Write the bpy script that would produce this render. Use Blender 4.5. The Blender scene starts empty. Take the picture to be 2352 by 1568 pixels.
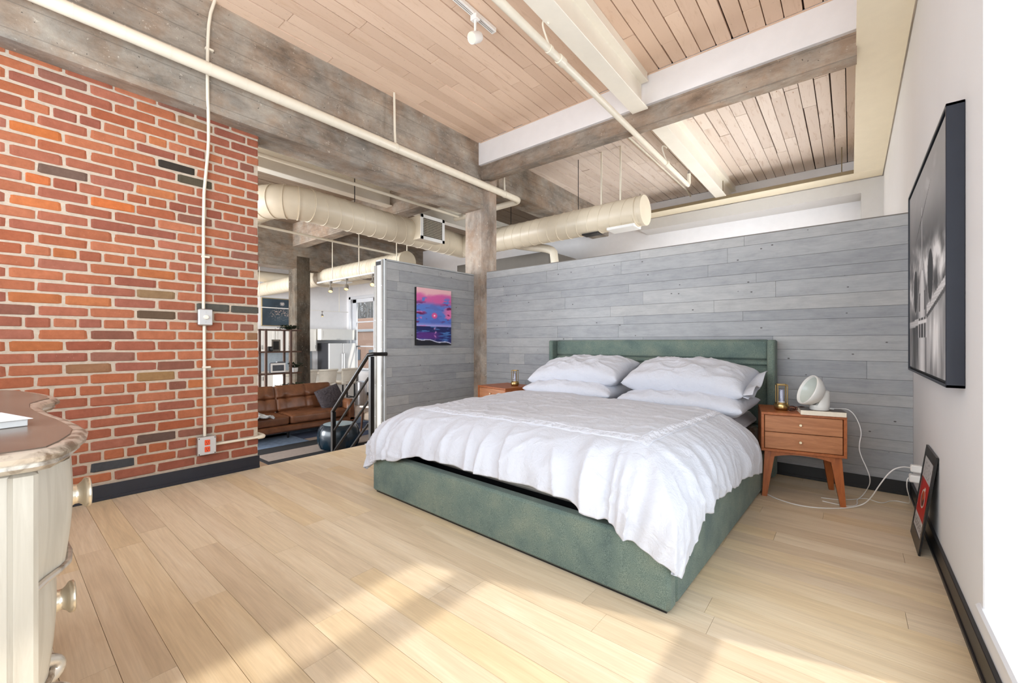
import bpy, bmesh, math, random
from mathutils import Vector, Matrix, noise
R = random.Random(7)
S = bpy.context.scene
COL = S.collection
PI = math.pi
# ---------------------------------------------------------------- camera, light, exposure
cam = bpy.data.cameras.new('camera'); cam.lens = 14.76; cam.sensor_width = 36; cam.shift_y = 0.0004
cam.clip_start = 0.02; cam.clip_end = 200
co = bpy.data.objects.new('camera', cam); COL.objects.link(co)
co.location = (0, 0, 1.08); co.rotation_euler = (PI/2, 0, math.radians(38.9)); S.camera = co
S.view_settings.view_transform = 'Standard'; S.view_settings.look = 'None'
S.view_settings.gamma = 1; S.view_settings.use_curve_mapping = False
S.view_settings.exposure = 0.1
cy = S.cycles
cy.max_bounces = 9; cy.diffuse_bounces = 6; cy.glossy_bounces = 3; cy.transmission_bounces = 5; cy.transparent_max_bounces = 10
cy.caustics_reflective = False; cy.caustics_refractive = False; cy.sample_clamp_indirect = 6
w = bpy.data.worlds.new('sky'); S.world = w; w.use_nodes = True
bg = w.node_tree.nodes['Background']; bg.inputs[0].default_value = (0.80, 0.90, 1.0, 1); bg.inputs[1].default_value = 1.15
sun = bpy.data.lights.new('sun', 'SUN'); sun.energy = 2.5; sun.angle = 0.02; sun.color = (1.0, 0.93, 0.82)
so = bpy.data.objects.new('sun', sun); COL.objects.link(so)
so.rotation_euler = Vector((-1, -0.28, -1)).to_track_quat('-Z', 'Y').to_euler()
def area(name, loc, direction, sx, sy, power, color=(1, 1, 1)):
    l = bpy.data.lights.new(name, 'AREA'); l.shape = 'RECTANGLE'; l.size = sx; l.size_y = sy
    l.energy = power; l.color = color
    o = bpy.data.objects.new(name, l); COL.objects.link(o); o.location = loc
    o.rotation_euler = Vector(direction).to_track_quat('-Z', 'Y').to_euler(); return o
# skylight at the right window, then added fill lamps
area('window_light_right', (0.95, 0.85, 1.35), (-1, 0.25, 0.35), 2.3, 2.0, 36, (0.82, 0.91, 1.0))
area('rear_fill_light', (-1.75, -0.80, 1.95), (0.04, 1, 0.22), 3.5, 2.3, 112, (0.88, 0.94, 1.0))  # added fill from behind the camera, evens out the room
area('loft_fill_light', (-7.2, -2.85, 1.3), (0, 1, 0.1), 5.5, 2.4, 370, (0.9, 0.95, 1.0))  # added fill lamp, brightens the living room
area('kitchen_fill_light', (-10.5, -2.85, 1.3), (0, 1, 0), 2.4, 2.4, 640, (0.93, 0.96, 1.0))  # added fill lamp, brightens the kitchen side
area('hall_fill_light', (0.70, 5.8, 1.45), (-1, 0.05, 0.25), 1.5, 1.0, 112, (0.93, 0.96, 1.0))  # added lamp out of view, brightens the far recess

area('sill_up_fill', (0.62, 0.85, 0.27), (-0.75, 0.1, 1), 0.30, 2.2, 30, (1.0, 0.98, 0.95))  # added lamp aimed up to brighten the ceiling
# ---------------------------------------------------------------- material helpers
def L(c):
    return tuple((x/12.92 if x <= 0.04045 else ((x+0.055)/1.055)**2.4) for x in (v/255 for v in c))
MATS = {}
class NT:
    def __init__(s, name, rough=0.6, metal=0.0, spec=0.5):
        s.m = bpy.data.materials.new(name); s.m.use_nodes = True; s.t = s.m.node_tree
        s.b = s.t.nodes['Principled BSDF']; s.b.inputs['Roughness'].default_value = rough
        s.b.inputs['Metallic'].default_value = metal; s.b.inputs['Specular IOR Level'].default_value = spec
    def n(s, typ, ins=None, **kw):
        x = s.t.nodes.new(typ)
        for k, v in kw.items(): setattr(x, k, v)
        for k, v in (ins or {}).items():
            if isinstance(v, bpy.types.NodeSocket): s.t.links.new(v, x.inputs[k])
            else: x.inputs[k].default_value = v
        return x
    def link(s, a, b): s.t.links.new(a, b)
    def pos(s, scale=(1, 1, 1), obj=False):
        c = s.n('ShaderNodeTexCoord').outputs['Object'] if obj else s.n('ShaderNodeNewGeometry').outputs['Position']
        return s.n('ShaderNodeVectorMath', {0: c, 1: scale}, operation='MULTIPLY').outputs[0]
    def noise(s, vec, scale, detail=4, rough=0.6, dist=0.0):
        return s.n('ShaderNodeTexNoise', {'Vector': vec, 'Scale': scale, 'Detail': detail, 'Roughness': rough, 'Distortion': dist}).outputs['Fac']
    def ramp(s, fac, stops):
        r = s.n('ShaderNodeValToRGB', {'Fac': fac}); e = r.color_ramp.elements
        while len(e) < len(stops): e.new(0.5)
        for el, (p, c) in zip(e, stops):
            el.position = p; el.color = (c[0], c[1], c[2], 1) if len(c) >= 3 else (c[0],)*3 + (1,)
        return r.outputs['Color']
    def mix(s, fac, a, b, mode='MIX'):
        x = s.n('ShaderNodeMix', data_type='RGBA', blend_type=mode)
        for i, v in ((0, fac), (6, a), (7, b)):
            if isinstance(v, bpy.types.NodeSocket): s.t.links.new(v, x.inputs[i])
            elif i == 0: x.inputs[0].default_value = v
            else: x.inputs[i].default_value = tuple(v[:3]) + (1,)
        return x.outputs[2]
    def math(s, op, a, b=0.0):
        return s.n('ShaderNodeMath', {0: a, 1: b}, operation=op).outputs[0]
    def bump(s, h, strength=0.3, dist=0.002):
        s.link(s.n('ShaderNodeBump', {'Height': h, 'Strength': strength, 'Distance': dist}).outputs[0], s.b.inputs['Normal'])
    def color(s, c):
        if isinstance(c, bpy.types.NodeSocket): s.link(c, s.b.inputs['Base Color'])
        else: s.b.inputs['Base Color'].default_value = tuple(c[:3]) + (1,)
        return s
def plain(name, rgb, rough=0.55, metal=0.0, var=0.06, nscale=9, bump=0.0, spec=0.5):
    t = NT(name, rough, metal, spec); c = L(rgb)
    f = t.noise(t.pos(), nscale, 4)
    t.color(t.ramp(f, [(0.3, [x*(1-var) for x in c]), (0.7, [min(1, x*(1+var)) for x in c])]))
    if bump: t.bump(t.noise(t.pos(), 180, 3), bump, 0.001)
    return t.m
def m_concrete(name, dark, light, axis):
    t = NT(name, 0.85, spec=0.25)
    sc = {'x': (0.8, 2.2, 2.2), 'y': (2.2, 0.8, 2.2), 'z': (2.2, 2.2, 1.0)}[axis]
    a = t.noise(t.pos(sc), 1.9, 9, 0.74, 0.15); b = t.noise(t.pos(), 3.0, 5, 0.7)
    c = t.ramp(a, [(0.32, [x*.8 for x in L(dark)]), (0.5, [(x+y)/2 for x, y in zip(L(dark), L(light))]), (0.68, L(light))])
    big = t.noise(t.pos(), 1.1, 4, 0.6)
    c = t.mix(1.0, c, t.ramp(big, [(0.35, (0.74, 0.73, 0.73)), (0.6, (1.06, 1.04, 1.02))]), 'MULTIPLY')
    warm = t.mix(t.ramp(b, [(0.42, (0,)), (0.62, (1,))]), c, t.mix(1.0, c, L((244, 228, 216)), 'MULTIPLY'))
    # faint form board lines and pale chips
    p = t.n('ShaderNodeSeparateXYZ', {0: t.n('ShaderNodeNewGeometry').outputs['Position']})
    ln = t.math('FRACT', t.math('MULTIPLY', p.outputs['Z'], 6.2))
    lm = t.math('LESS_THAN', ln, 0.045)
    if axis != 'z': warm = t.mix(t.math('MULTIPLY', lm, 0.42), warm, [x*0.6 for x in L(dark)])
    ch = t.noise(t.pos(), 26, 5, 0.75)
    warm = t.mix(t.ramp(ch, [(0.62, (0,)), (0.70, (0.7,))]), warm, L((214, 204, 190)))
    pt = t.noise(t.pos(), 48, 2, 0.5)
    warm = t.mix(t.ramp(pt, [(0.24, (0.8,)), (0.29, (0,))]), warm, L((66, 58, 50)))
    t.color(warm); t.bump(t.math('ADD', t.noise(t.pos(), 40, 6, 0.7), t.math('MULTIPLY', lm, -0.4)), 0.5, 0.006)
    return t.m
MC1 = m_concrete('board_marked_concrete', (128, 122, 114), (184, 176, 164), 'y')
MC2 = m_concrete('cross_beam_concrete', (130, 122, 112), (190, 178, 164), 'x')
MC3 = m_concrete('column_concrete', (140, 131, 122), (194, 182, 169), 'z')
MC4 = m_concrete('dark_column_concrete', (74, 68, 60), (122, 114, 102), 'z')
MWALL = plain('warm_white_wall_paint', (234, 234, 236), 0.6, var=0.015, nscale=2)
MWHITE = plain('white_gypsum', (242, 241, 242), 0.55, var=0.02)
MCREAM = plain('cream_enamel_paint', (242, 236, 222), 0.38, var=0.03, nscale=5)
MCREAM2 = plain('warm_cream_panel_paint', (250, 239, 212), 0.4, var=0.02)
MPIPE = plain('cream_painted_pipe', (232, 224, 206), 0.35, var=0.03, nscale=12)
MDUCT = plain('tan_painted_duct', (218, 206, 184), 0.4, var=0.04, nscale=4)
MBASE = plain('navy_black_baseboard', (30, 34, 46), 0.35, var=0.1)
MBASE2 = plain('black_baseboard', (24, 25, 28), 0.4, var=0.1)
MBLACK = plain('black_steel', (18, 18, 20), 0.35, var=0.1)
MGREYMETAL = plain('grey_stud_metal', (122, 118, 112), 0.5, var=0.06)
MDARKGREY = plain('shaded_wall_grey', (104, 99, 92), 0.7, var=0.04)  # dark grey carries the shade lying on the closet wall
MPLASTIC = plain('white_plastic', (238, 238, 236), 0.35, var=0.01)
MORANGE = plain('orange_receptacle_plastic', (236, 88, 48), 0.4, var=0.03)
MDARK = plain('dark_slot', (20, 18, 16), 0.6)
MSTEEL = plain('brushed_steel', (196, 196, 198), 0.3, 0.9, var=0.04)
MGALV = plain('galvanised_plate', (206, 206, 206), 0.45, 0.2, var=0.03)
def m_floor(name, base, hi):
    t = NT(name, 0.42, spec=0.35); oi = t.n('ShaderNodeObjectInfo').outputs['Random']
    off = t.n('ShaderNodeCombineXYZ', {0: t.math('MULTIPLY', oi, 37.0), 1: t.math('MULTIPLY', oi, 91.0), 2: 0.0}).outputs[0]
    v = t.n('ShaderNodeVectorMath', {0: t.pos((0.9, 9, 1)), 1: off}, operation='ADD').outputs[0]
    g = t.noise(v, 1.4, 5, 0.6, 1.3); g2 = t.noise(t.n('ShaderNodeVectorMath', {0: t.pos((3, 90, 1)), 1: off}, operation='ADD').outputs[0], 1.5, 3, 0.6)
    c = t.ramp(g, [(0.28, [x*0.84 for x in L(base)]), (0.5, L(base)), (0.72, L(hi))])
    c = t.mix(0.22, c, t.ramp(g2, [(0.3, [x*0.62 for x in L(base)]), (0.7, [min(1, x*1.12) for x in L(hi)])]))
    tint = t.ramp(oi, [(0.0, L((240, 236, 232))), (0.5, (1, 1, 1)), (1.0, L((250, 244, 230)))])
    t.color(t.mix(1.0, c, tint, 'MULTIPLY')); t.bump(g2, 0.08, 0.001)
    return t.m
MFLOOR = m_floor('light_oak_planks', (226, 206, 176), (238, 222, 196))
MFLOOR2 = m_floor('dark_walnut_floor', (150, 124, 100), (176, 150, 122))
def m_ceiling(name, base, dark):
    t = NT(name, 0.75, spec=0.2); oi = t.n('ShaderNodeObjectInfo').outputs['Random']
    off = t.n('ShaderNodeCombineXYZ', {0: t.math('MULTIPLY', oi, 53.0), 1: t.math('MULTIPLY', oi, 17.0), 2: 0.0}).outputs[0]
    v = t.n('ShaderNodeVectorMath', {0: t.pos((9, 1.3, 1)), 1: off}, operation='ADD').outputs[0]
    g = t.noise(v, 2.2, 6, 0.7, 0.8)
    pale = t.mix(1.0, L(base), t.ramp(oi, [(0, L((238, 235, 233))), (1, (1, 1, 1))]), 'MULTIPLY')
    c = t.mix(t.ramp(g, [(0.30, (0.5,)), (0.46, (0.0,))]), pale, L(dark))
    spk = t.noise(t.pos((12, 5, 1)), 6, 4, 0.7)
    c = t.mix(t.ramp(spk, [(0.28, (0.55,)), (0.34, (0,))]), c, L((136, 98, 70)))
    vo = t.n('ShaderNodeTexVoronoi', {'Vector': t.pos((7, 2.6, 1)), 'Scale': 1.0, 'Randomness': 1.0}).outputs['Distance']
    c = t.mix(t.ramp(vo, [(0.03, (0.8,)), (0.055, (0,))]), c, L(dark))
    t.color(c); t.bump(t.noise(v, 9, 5, 0.7), 0.35, 0.003)
    return t.m
MCEIL = m_ceiling('peach_whitewashed_boards', (236, 208, 184), (204, 170, 138))
MCEILP = m_ceiling('pale_worn_whitewashed_boards', (240, 226, 214), (180, 146, 118))
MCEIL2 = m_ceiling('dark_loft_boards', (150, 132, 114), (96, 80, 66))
MCGAP = plain('dark_gap_above_boards', (58, 42, 30), 0.9)
def m_grey(axis):
    t = NT('grey_wood_effect_plank_' + axis, 0.6, spec=0.3); oi = t.n('ShaderNodeObjectInfo').outputs['Random']
    o3 = t.n('ShaderNodeCombineXYZ', {0: t.math('MULTIPLY', oi, 31.0), 1: t.math('MULTIPLY', oi, 31.0), 2: t.math('MULTIPLY', oi, 77.0)}).outputs[0]
    v = t.n('ShaderNodeVectorMath', {0: t.pos((1.1, 1.1, 8)), 1: o3}, operation='ADD').outputs[0]
    g = t.noise(v, 2.4, 6, 0.68, 0.7); h = t.noise(t.n('ShaderNodeVectorMath', {0: t.pos((5, 5, 70)), 1: o3}, operation='ADD').outputs[0], 1.6, 3, 0.6)
    blot = t.noise(t.n('ShaderNodeVectorMath', {0: t.pos((2.2, 2.2, 5)), 1: o3}, operation='ADD').outputs[0], 2.6, 6, 0.72, 0.2)
    c = t.ramp(blot, [(0.28, L((160, 162, 165))), (0.5, L((184, 186, 188))), (0.7, L((198, 199, 199)))])
    c = t.mix(0.35, c, t.ramp(g, [(0.25, L((158, 160, 163))), (0.6, L((200, 201, 201)))]))
    c = t.mix(0.16, c, t.ramp(h, [(0.3, L((140, 141, 143))), (0.7, L((206, 206, 206)))]))
    c = t.mix(1.0, c, t.ramp(oi, [(0, L((212, 215, 219))), (0.6, L((230, 232, 234))), (1, L((238, 238, 237)))]), 'MULTIPLY')
    kn = t.n('ShaderNodeTexVoronoi', {'Vector': t.pos((7, 7, 12)), 'Scale': 1.0}).outputs['Distance']
    c = t.mix(t.ramp(kn, [(0.045, (0.9,)), (0.07, (0,))]), c, L((70, 68, 66)))
    t.color(c); t.bump(h, 0.15, 0.001); return t.m
MGP = m_grey('x')
MGAP = plain('plank_backing', (52, 52, 54), 0.9)
def m_brick():
    t = NT('fired_clay_brick', 0.85, spec=0.25); oc = t.n('ShaderNodeObjectInfo').outputs['Color']
    g = t.noise(t.pos(), 22, 6, 0.7); k = t.noise(t.pos(), 120, 3, 0.6)
    c = t.mix(1.0, oc, t.ramp(g, [(0.3, (0.84, 0.82, 0.80)), (0.7, (1.10, 1.10, 1.10))]), 'MULTIPLY')
    c = t.mix(t.ramp(k, [(0.70, (0,)), (0.77, (0.6,))]), c, L((226, 196, 176)))
    c = t.mix(t.ramp(k, [(0.22, (0.6,)), (0.27, (0,))]), c, L((70, 40, 34)))
    t.color(c); t.bump(t.noise(t.pos(), 90, 5, 0.7), 0.5, 0.003); return t.m
MBRICK = m_brick()
MMORTAR = plain('sandy_mortar', (192, 176, 158), 0.95, var=0.12, nscale=40, bump=0.6)

# ---------------------------------------------------------------- mesh helpers
class MB:
    def __init__(s): s.v = []; s.f = []
    def add(s, vs, fs):
        o = len(s.v); s.v += [tuple(x) for x in vs]; s.f += [tuple(i+o for i in f) for f in fs]; return s
    def box(s, a, b, mtx=None):
        x0, y0, z0 = a; x1, y1, z1 = b
        vs = [(x0, y0, z0), (x1, y0, z0), (x1, y1, z0), (x0, y1, z0), (x0, y0, z1), (x1, y0, z1), (x1, y1, z1), (x0, y1, z1)]
        if mtx: vs = [mtx @ Vector(v) for v in vs]
        return s.add(vs, [(0, 3, 2, 1), (4, 5, 6, 7), (0, 1, 5, 4), (1, 2, 6, 5), (2, 3, 7, 6), (3, 0, 4, 7)])
    def bbox(s, a, b, r=0.005, mtx=None):
        lo = Vector(a); hi = Vector(b); r = min(r, min(hi-lo)*0.49); vs = []; idx = {}
        for sx in (0, 1):
            for sy in (0, 1):
                for sz in (0, 1):
                    c = [(hi if q else lo)[i] for i, q in enumerate((sx, sy, sz))]
                    for ax in range(3):
                        p = list(c)
                        for j, q in enumerate((sx, sy, sz)):
                            if j != ax: p[j] += -r if q else r
                        idx[(sx, sy, sz, ax)] = len(vs); vs.append(Vector(p))
        fs = []
        for ax in range(3):
            o = [i for i in range(3) if i != ax]
            for q in (0, 1):
                lp = []
                for (u, v) in ((0, 0), (1, 0), (1, 1), (0, 1)):
                    k = [0, 0, 0]; k[ax] = q; k[o[0]] = u; k[o[1]] = v; lp.append(idx[tuple(k)+(ax,)])
                fs.append(lp)
        for ax in range(3):
            o = [i for i in range(3) if i != ax]
            for u in (0, 1):
                for v in (0, 1):
                    k0 = [0]*3; k1 = [0]*3; k1[ax] = 1
                    for k in (k0, k1): k[o[0]] = u; k[o[1]] = v
                    fs.append([idx[tuple(k0)+(o[0],)], idx[tuple(k1)+(o[0],)], idx[tuple(k1)+(o[1],)], idx[tuple(k0)+(o[1],)]])
        for sx in (0, 1):
            for sy in (0, 1):
                for sz in (0, 1): fs.append([idx[(sx, sy, sz, a_)] for a_ in range(3)])
        ctr = (lo+hi)/2; out = []
        for f in fs:
            p = [vs[i] for i in f]; nrm = (p[1]-p[0]).cross(p[2]-p[0]); c = sum(p, Vector())/len(p)
            out.append(f if nrm.dot(c-ctr) > 0 else f[::-1])
        if mtx: vs = [mtx @ v for v in vs]
        return s.add(vs, out)
    def cyl(s, p, q, r0, r1=None, n=16, caps=True):
        r1 = r0 if r1 is None else r1; p = Vector(p); q = Vector(q); d = (q-p).normalized()
        a = d.orthogonal().normalized(); b = d.cross(a); vs = []
        for c, r in ((p, r0), (q, r1)):
            for i in range(n):
                t = 2*PI*i/n; vs.append(c + a*math.cos(t)*r + b*math.sin(t)*r)
        fs = [(i, (i+1) % n, n+(i+1) % n, n+i) for i in range(n)]
        if caps: fs += [tuple(range(n))[::-1], tuple(range(n, 2*n))]
        return s.add(vs, fs)
    def lathe(s, prof, n=32, mtx=None, cap=False):
        vs = []; m = len(prof)
        for i in range(n):
            t = 2*PI*i/n
            for r, z in prof: vs.append(Vector((r*math.cos(t), r*math.sin(t), z)))
        fs = [(i*m+j, ((i+1) % n)*m+j, ((i+1) % n)*m+j+1, i*m+j+1) for i in range(n) for j in range(m-1)]
        if cap: fs += [tuple(i*m for i in range(n))[::-1], tuple(i*m+m-1 for i in range(n))]
        if mtx: vs = [mtx @ v for v in vs]
        return s.add(vs, fs)
    def tube(s, pts, r, n=10, smooth=0, taper=None):
        P_ = [Vector(p) for p in pts]
        for _ in range(smooth):
            q = [P_[0]]
            for a, b in zip(P_, P_[1:]): q += [a*0.75+b*0.25, a*0.25+b*0.75]
            P_ = q + [P_[-1]]
        up = None; vs = []; k = len(P_)
        for i, p in enumerate(P_):
            d = (P_[min(i+1, k-1)]-P_[max(i-1, 0)]).normalized()
            if up is None: up = d.orthogonal().normalized()
            a = (up - d*up.dot(d)).normalized(); up = a; b = d.cross(a)
            rr = r*(taper(i/(k-1)) if taper else 1)
            for j in range(n):
                t = 2*PI*j/n; vs.append(p + a*math.cos(t)*rr + b*math.sin(t)*rr)
        fs = [(i*n+j, i*n+(j+1) % n, (i+1)*n+(j+1) % n, (i+1)*n+j) for i in range(k-1) for j in range(n)]
        fs += [tuple(range(n))[::-1], tuple(range((k-1)*n, k*n))]
        return s.add(vs, fs)
    def grid(s, fn, nu, nv, closed=False):
        vs = [fn(i/nu, j/nv) for i in range(nu+1) for j in range(nv+1)]; m = nv+1
        return s.add(vs, [(i*m+j, (i+1)*m+j, (i+1)*m+j+1, i*m+j+1) for i in range(nu) for j in range(nv)])
    def mesh(s, name, mat=None, smooth=False):
        me = bpy.data.meshes.new(name); me.from_pydata(s.v, [], s.f); me.update()
        if mat: me.materials.append(mat)
        if smooth:
            me.polygons.foreach_set('use_smooth', [True]*len(me.polygons))
            try: me.set_sharp_from_angle(angle=math.radians(smooth if smooth > 1 else 40))
            except Exception: pass
        return me
    def build(s, name, mat, parent=None, smooth=False, **kw):
        o = bpy.data.objects.new(name, s.mesh(name, mat, smooth)); COL.objects.link(o)
        if parent is not None:
            o.parent = parent
        for k, v in kw.items(): o[k] = v
        return o
def tag(o, label, cat, group=None):
    o['label'] = label; o['category'] = cat
    if group: o['group'] = group
    return o
def empty(name, loc=(0, 0, 0), rz=0.0, **kw):
    o = bpy.data.objects.new(name, None); COL.objects.link(o); o.location = loc; o.rotation_euler = (0, 0, rz)
    o.empty_display_size = 0.1
    for k, v in kw.items(): o[k] = v
    return o
def thing(name, label, cat, loc=(0, 0, 0), rz=0.0, group=None):
    return tag(empty(name, loc, rz), label, cat, group)
def copy_tree(o, parent=None):
    c = o.copy(); COL.objects.link(c); c.parent = parent
    for ch in list(o.children): copy_tree(ch, c)
    return c
def rot(deg, ax='Z', at=(0, 0, 0)):
    return Matrix.Translation(at) @ Matrix.Rotation(math.radians(deg), 4, ax) @ Matrix.Translation(-Vector(at))
def nz(x, y, z=0.0, sc=1.0): return noise.noise(Vector((x*sc, y*sc, z*sc)))
UNIT = MB().bbox((-.5, -.5, -.5), (.5, .5, .5), 0.012).mesh('piece')
def piece(name, a, b, mat_mesh, parent, color=None, jitter=0.0):
    o = bpy.data.objects.new(name, mat_mesh); COL.objects.link(o); o.parent = parent
    a = Vector(a); b = Vector(b); o.location = (a+b)/2; o.scale = b-a
    if jitter: o.rotation_euler = tuple(R.uniform(-jitter, jitter) for _ in range(3))
    if color: o.color = tuple(color) + (1,)
    return o
def unit(mat, bev=0.01):
    return MB().bbox((-.5, -.5, -.5), (.5, .5, .5), bev).mesh('piece', mat)

# ---------------------------------------------------------------- measures (metres)
XL, XR, YB, ZC, ZF2 = -3.975, 0.34, 4.05, 3.70, -0.69
YFAR, XFAR, YREAR = 7.85, -13.8, -0.5

# ---------------------------------------------------------------- floors
fl = MB().box((XL, YREAR, -0.10), (XR, YFAR, -0.006)).build('floor', MGAP, kind='structure')
um = unit(MFLOOR, 0.002)
y = YREAR; row = 0
while y < YB - 0.01:
    x = XL + R.uniform(-1.3, -0.1)
    while x < XR:
        ln = R.uniform(0.9, 1.75); a = max(x, XL); b = min(x+ln, XR)
        if b - a > 0.03:
            piece('floor_plank', (a+0.0006, y+0.0007, -0.006), (b-0.0006, min(y+0.127, YB)-0.0007, R.uniform(-0.0003, 0.0003)), um, fl)
        x += ln
    y += 0.127
MB().box((XL, YB+0.1, -0.006), (XR, YFAR, 0)).build('floor_board', MFLOOR, fl)
# step riser and stairs down to the sunken living room
MB().box((XL-0.02, 1.45, ZF2), (XL-0.001, 2.7, -0.004)).build('riser', MFLOOR, fl)
lf = MB().box((XFAR-0.2, -3, ZF2-0.12), (XL-0.02, YFAR+0.1, ZF2-0.006)).build('floor', MGAP, kind='structure')
um2 = unit(MFLOOR2, 0.002); mbf = MB(); y = -3
while y < YFAR:
    x = XFAR - R.uniform(0.1, 1.5)
    while x < XL-0.03:
        ln = R.uniform(1.2, 2.2); a = max(x, XFAR); b = min(x+ln, XL-0.03)
        if b > a: mbf.box((a+.001, y+.001, ZF2-0.006), (b-.001, min(y+0.16, YFAR)-.001, ZF2+R.uniform(-.0006, 0)))
        x += ln
    y += 0.16
mbf.build('floor_planks', MFLOOR2, lf, kind='stuff')
st = empty('stair_flight', kind='structure', label='short flight of wooden steps down to the sunken living room')
for i in range(3):
    MB().bbox((XL-0.02-0.27*(i+1), 1.5, -0.1725*(i+1)-0.04), (XL-0.025-0.27*i, 2.44, -0.1725*(i+1)), 0.004).build('tread', MFLOOR, st)
    MB().box((XL-0.04-0.27*i, 1.5, ZF2), (XL-0.045-0.27*i+0.01, 2.44, -0.1725*(i+1)-0.04)).build('riser', MBLACK, st)

# ---------------------------------------------------------------- ceiling boards
ce = MB().box((XFAR-.2, -3, ZC+0.03), (XR+0.5, YFAR+.2, ZC+0.12)).build('ceiling', MCGAP, kind='structure')
uc = unit(MCEIL, 0.015); ucp = unit(MCEILP, 0.015)
def ceiling_rows(y0, y1, first):
    x = XR; bw = 0.127
    while x > -3.9:
        y = y0 - (0 if not first else 0); k = 0
        while y < y1:
            ln = R.uniform(0.8, 2.2) if (k or not first) else R.uniform(1.5, 3.2)
            if not first and k == 0: ln = R.uniform(0.5, 2.0)
            b = min(y+ln, y1)
            if y1-b < 0.12: b = y1
            g = R.choice((0.0035, 0.004, 0.005, 0.009)) if first and x < -1.6 else R.choice((0.006, 0.008, 0.012))
            piece('ceiling_board', (x-bw+g, y+0.002, ZC+R.uniform(-0.004, 0.006)), (x-0.0015, b-0.002, ZC+0.03), uc if first else ucp, ce)
            y = b; k += 1
        x -= bw
ceiling_rows(-0.7, 4.03, True); ceiling_rows(4.2, YFAR, False)
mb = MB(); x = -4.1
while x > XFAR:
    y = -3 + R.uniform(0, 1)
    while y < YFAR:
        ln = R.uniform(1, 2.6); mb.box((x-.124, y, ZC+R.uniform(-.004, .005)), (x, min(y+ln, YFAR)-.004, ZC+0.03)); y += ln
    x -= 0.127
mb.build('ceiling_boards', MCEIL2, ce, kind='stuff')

# ---------------------------------------------------------------- concrete frame
def jag(a, b, name, mat, seg=0.12, amp=0.006, seed=0):
    """long concrete box with slightly worn, wavering edges"""
    a = Vector(a); b = Vector(b); d = b-a; ax = max(range(3), key=lambda i: d[i]); n = max(2, int(d[ax]/seg))
    o = [i for i in range(3) if i != ax]; m = MB(); vs = []
    for i in range(n+1):
        for (u, v) in ((0, 0), (1, 0), (1, 1), (0, 1)):
            for (du, dv) in ((1, 0), (0, 1)):
                p = [0, 0, 0]; p[ax] = a[ax]+d[ax]*i/n; c = 0.008+amp*abs(nz(i*0.9, u*7+v*13+du*3+seed))
                p[o[0]] = (b if u else a)[o[0]] + ((-c if u else c) if du else 0) + amp*0.35*nz(i*0.23, seed+u)
                p[o[1]] = (b if v else a)[o[1]] + ((-c if v else c) if dv else 0) + amp*0.35*nz(i*0.23, seed+9+v)
                vs.append(p)
    order = [1, 0, 2, 3, 5, 4, 6, 7]
    fs = []
    for i in range(n):
        for j in range(8):
            p0 = i*8+order[j]; p1 = i*8+order[(j+1) % 8]; fs.append((p0, p1, p1+8, p0+8))
    fs += [tuple(order)[::-1], tuple(n*8+k for k in order)]
    m.add(vs, fs); o_ = m.build(name, mat, kind='structure')
    bm = bmesh.new(); bm.from_mesh(o_.data); bmesh.ops.recalc_face_normals(bm, faces=bm.faces); bm.to_mesh(o_.data); bm.free()
    return o_
jag((-4.19, 4.3, 3.22), (-3.82, YFAR, ZC+.02), 'concrete_beam', MC1, seed=3)['label'] = 'shallower concrete beam beyond the corner column'
jag((-4.19, YREAR-0.1, 2.85), (-3.82, 4.28, ZC+.02), 'concrete_beam', MC1, seed=1)['label'] = 'long rough concrete beam over the brick wall'
jag((-3.84, 4.075, 3.225), (0.036, 4.21, 3.5), 'concrete_beam', MC2, seed=5)['label'] = 'concrete cross beam above the grey plank wall'
jag((-10.02, -2.8, 2.72), (-9.65, YFAR, ZC+.02), 'concrete_beam', MC1, seed=9)['label'] = 'dark concrete beam over the living room'
jag((-9.7, 4.2, 3.2), (-4.2, 4.45, ZC+.02), 'concrete_beam', MC2, seed=12)['label'] = 'cross beam above the living room'
jag((-13.8, 4.2, 3.2), (-10.0, 4.45, ZC+.02), 'concrete_beam', MC2, seed=13)['label'] = 'cross beam above the kitchen'
def column(name, x0, x1, y0, y1, z0, z1, ch, mat, label):
    pr = [(x0+ch, y0), (x1-ch, y0), (x1, y0+ch), (x1, y1-ch), (x1-ch, y1), (x0+ch, y1), (x0, y1-ch), (x0, y0+ch)]
    m = MB(); n = int((z1-z0)/0.15); vs = []
    for i in range(n+1):
        z = z0+(z1-z0)*i/n
        for j, (x, y) in enumerate(pr): vs.append((x+0.006*nz(z*2, j*3.1, x), y+0.006*nz(z*2, j*5.3, 7+x), z))
    m.add(vs, [(i*8+j, i*8+(j+1) % 8, (i+1)*8+(j+1) % 8, (i+1)*8+j) for i in range(n) for j in range(8)])
    o = m.build(name, mat, kind='structure'); o['label'] = label; return o
column('concrete_column', -4.21, -3.76, 4.10, 4.40, -0.69, 3.72, 0.08, MC3, 'chamfered concrete column in the corner of the plank walls')
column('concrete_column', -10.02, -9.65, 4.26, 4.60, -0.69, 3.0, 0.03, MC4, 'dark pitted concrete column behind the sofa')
MB().bbox((-3.83, 4.035, 3.41), (XR, 4.13, ZC+0.01), 0.004).build('trim_1', MWHITE, kind='structure')['label'] = 'white boxed fascia over the cross beam'
MB().box((-3.79, 4.030, 3.70-0.012), (XR, 4.05, ZC-0.001)).build('trim_2', MCEIL, kind='structure')

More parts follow.
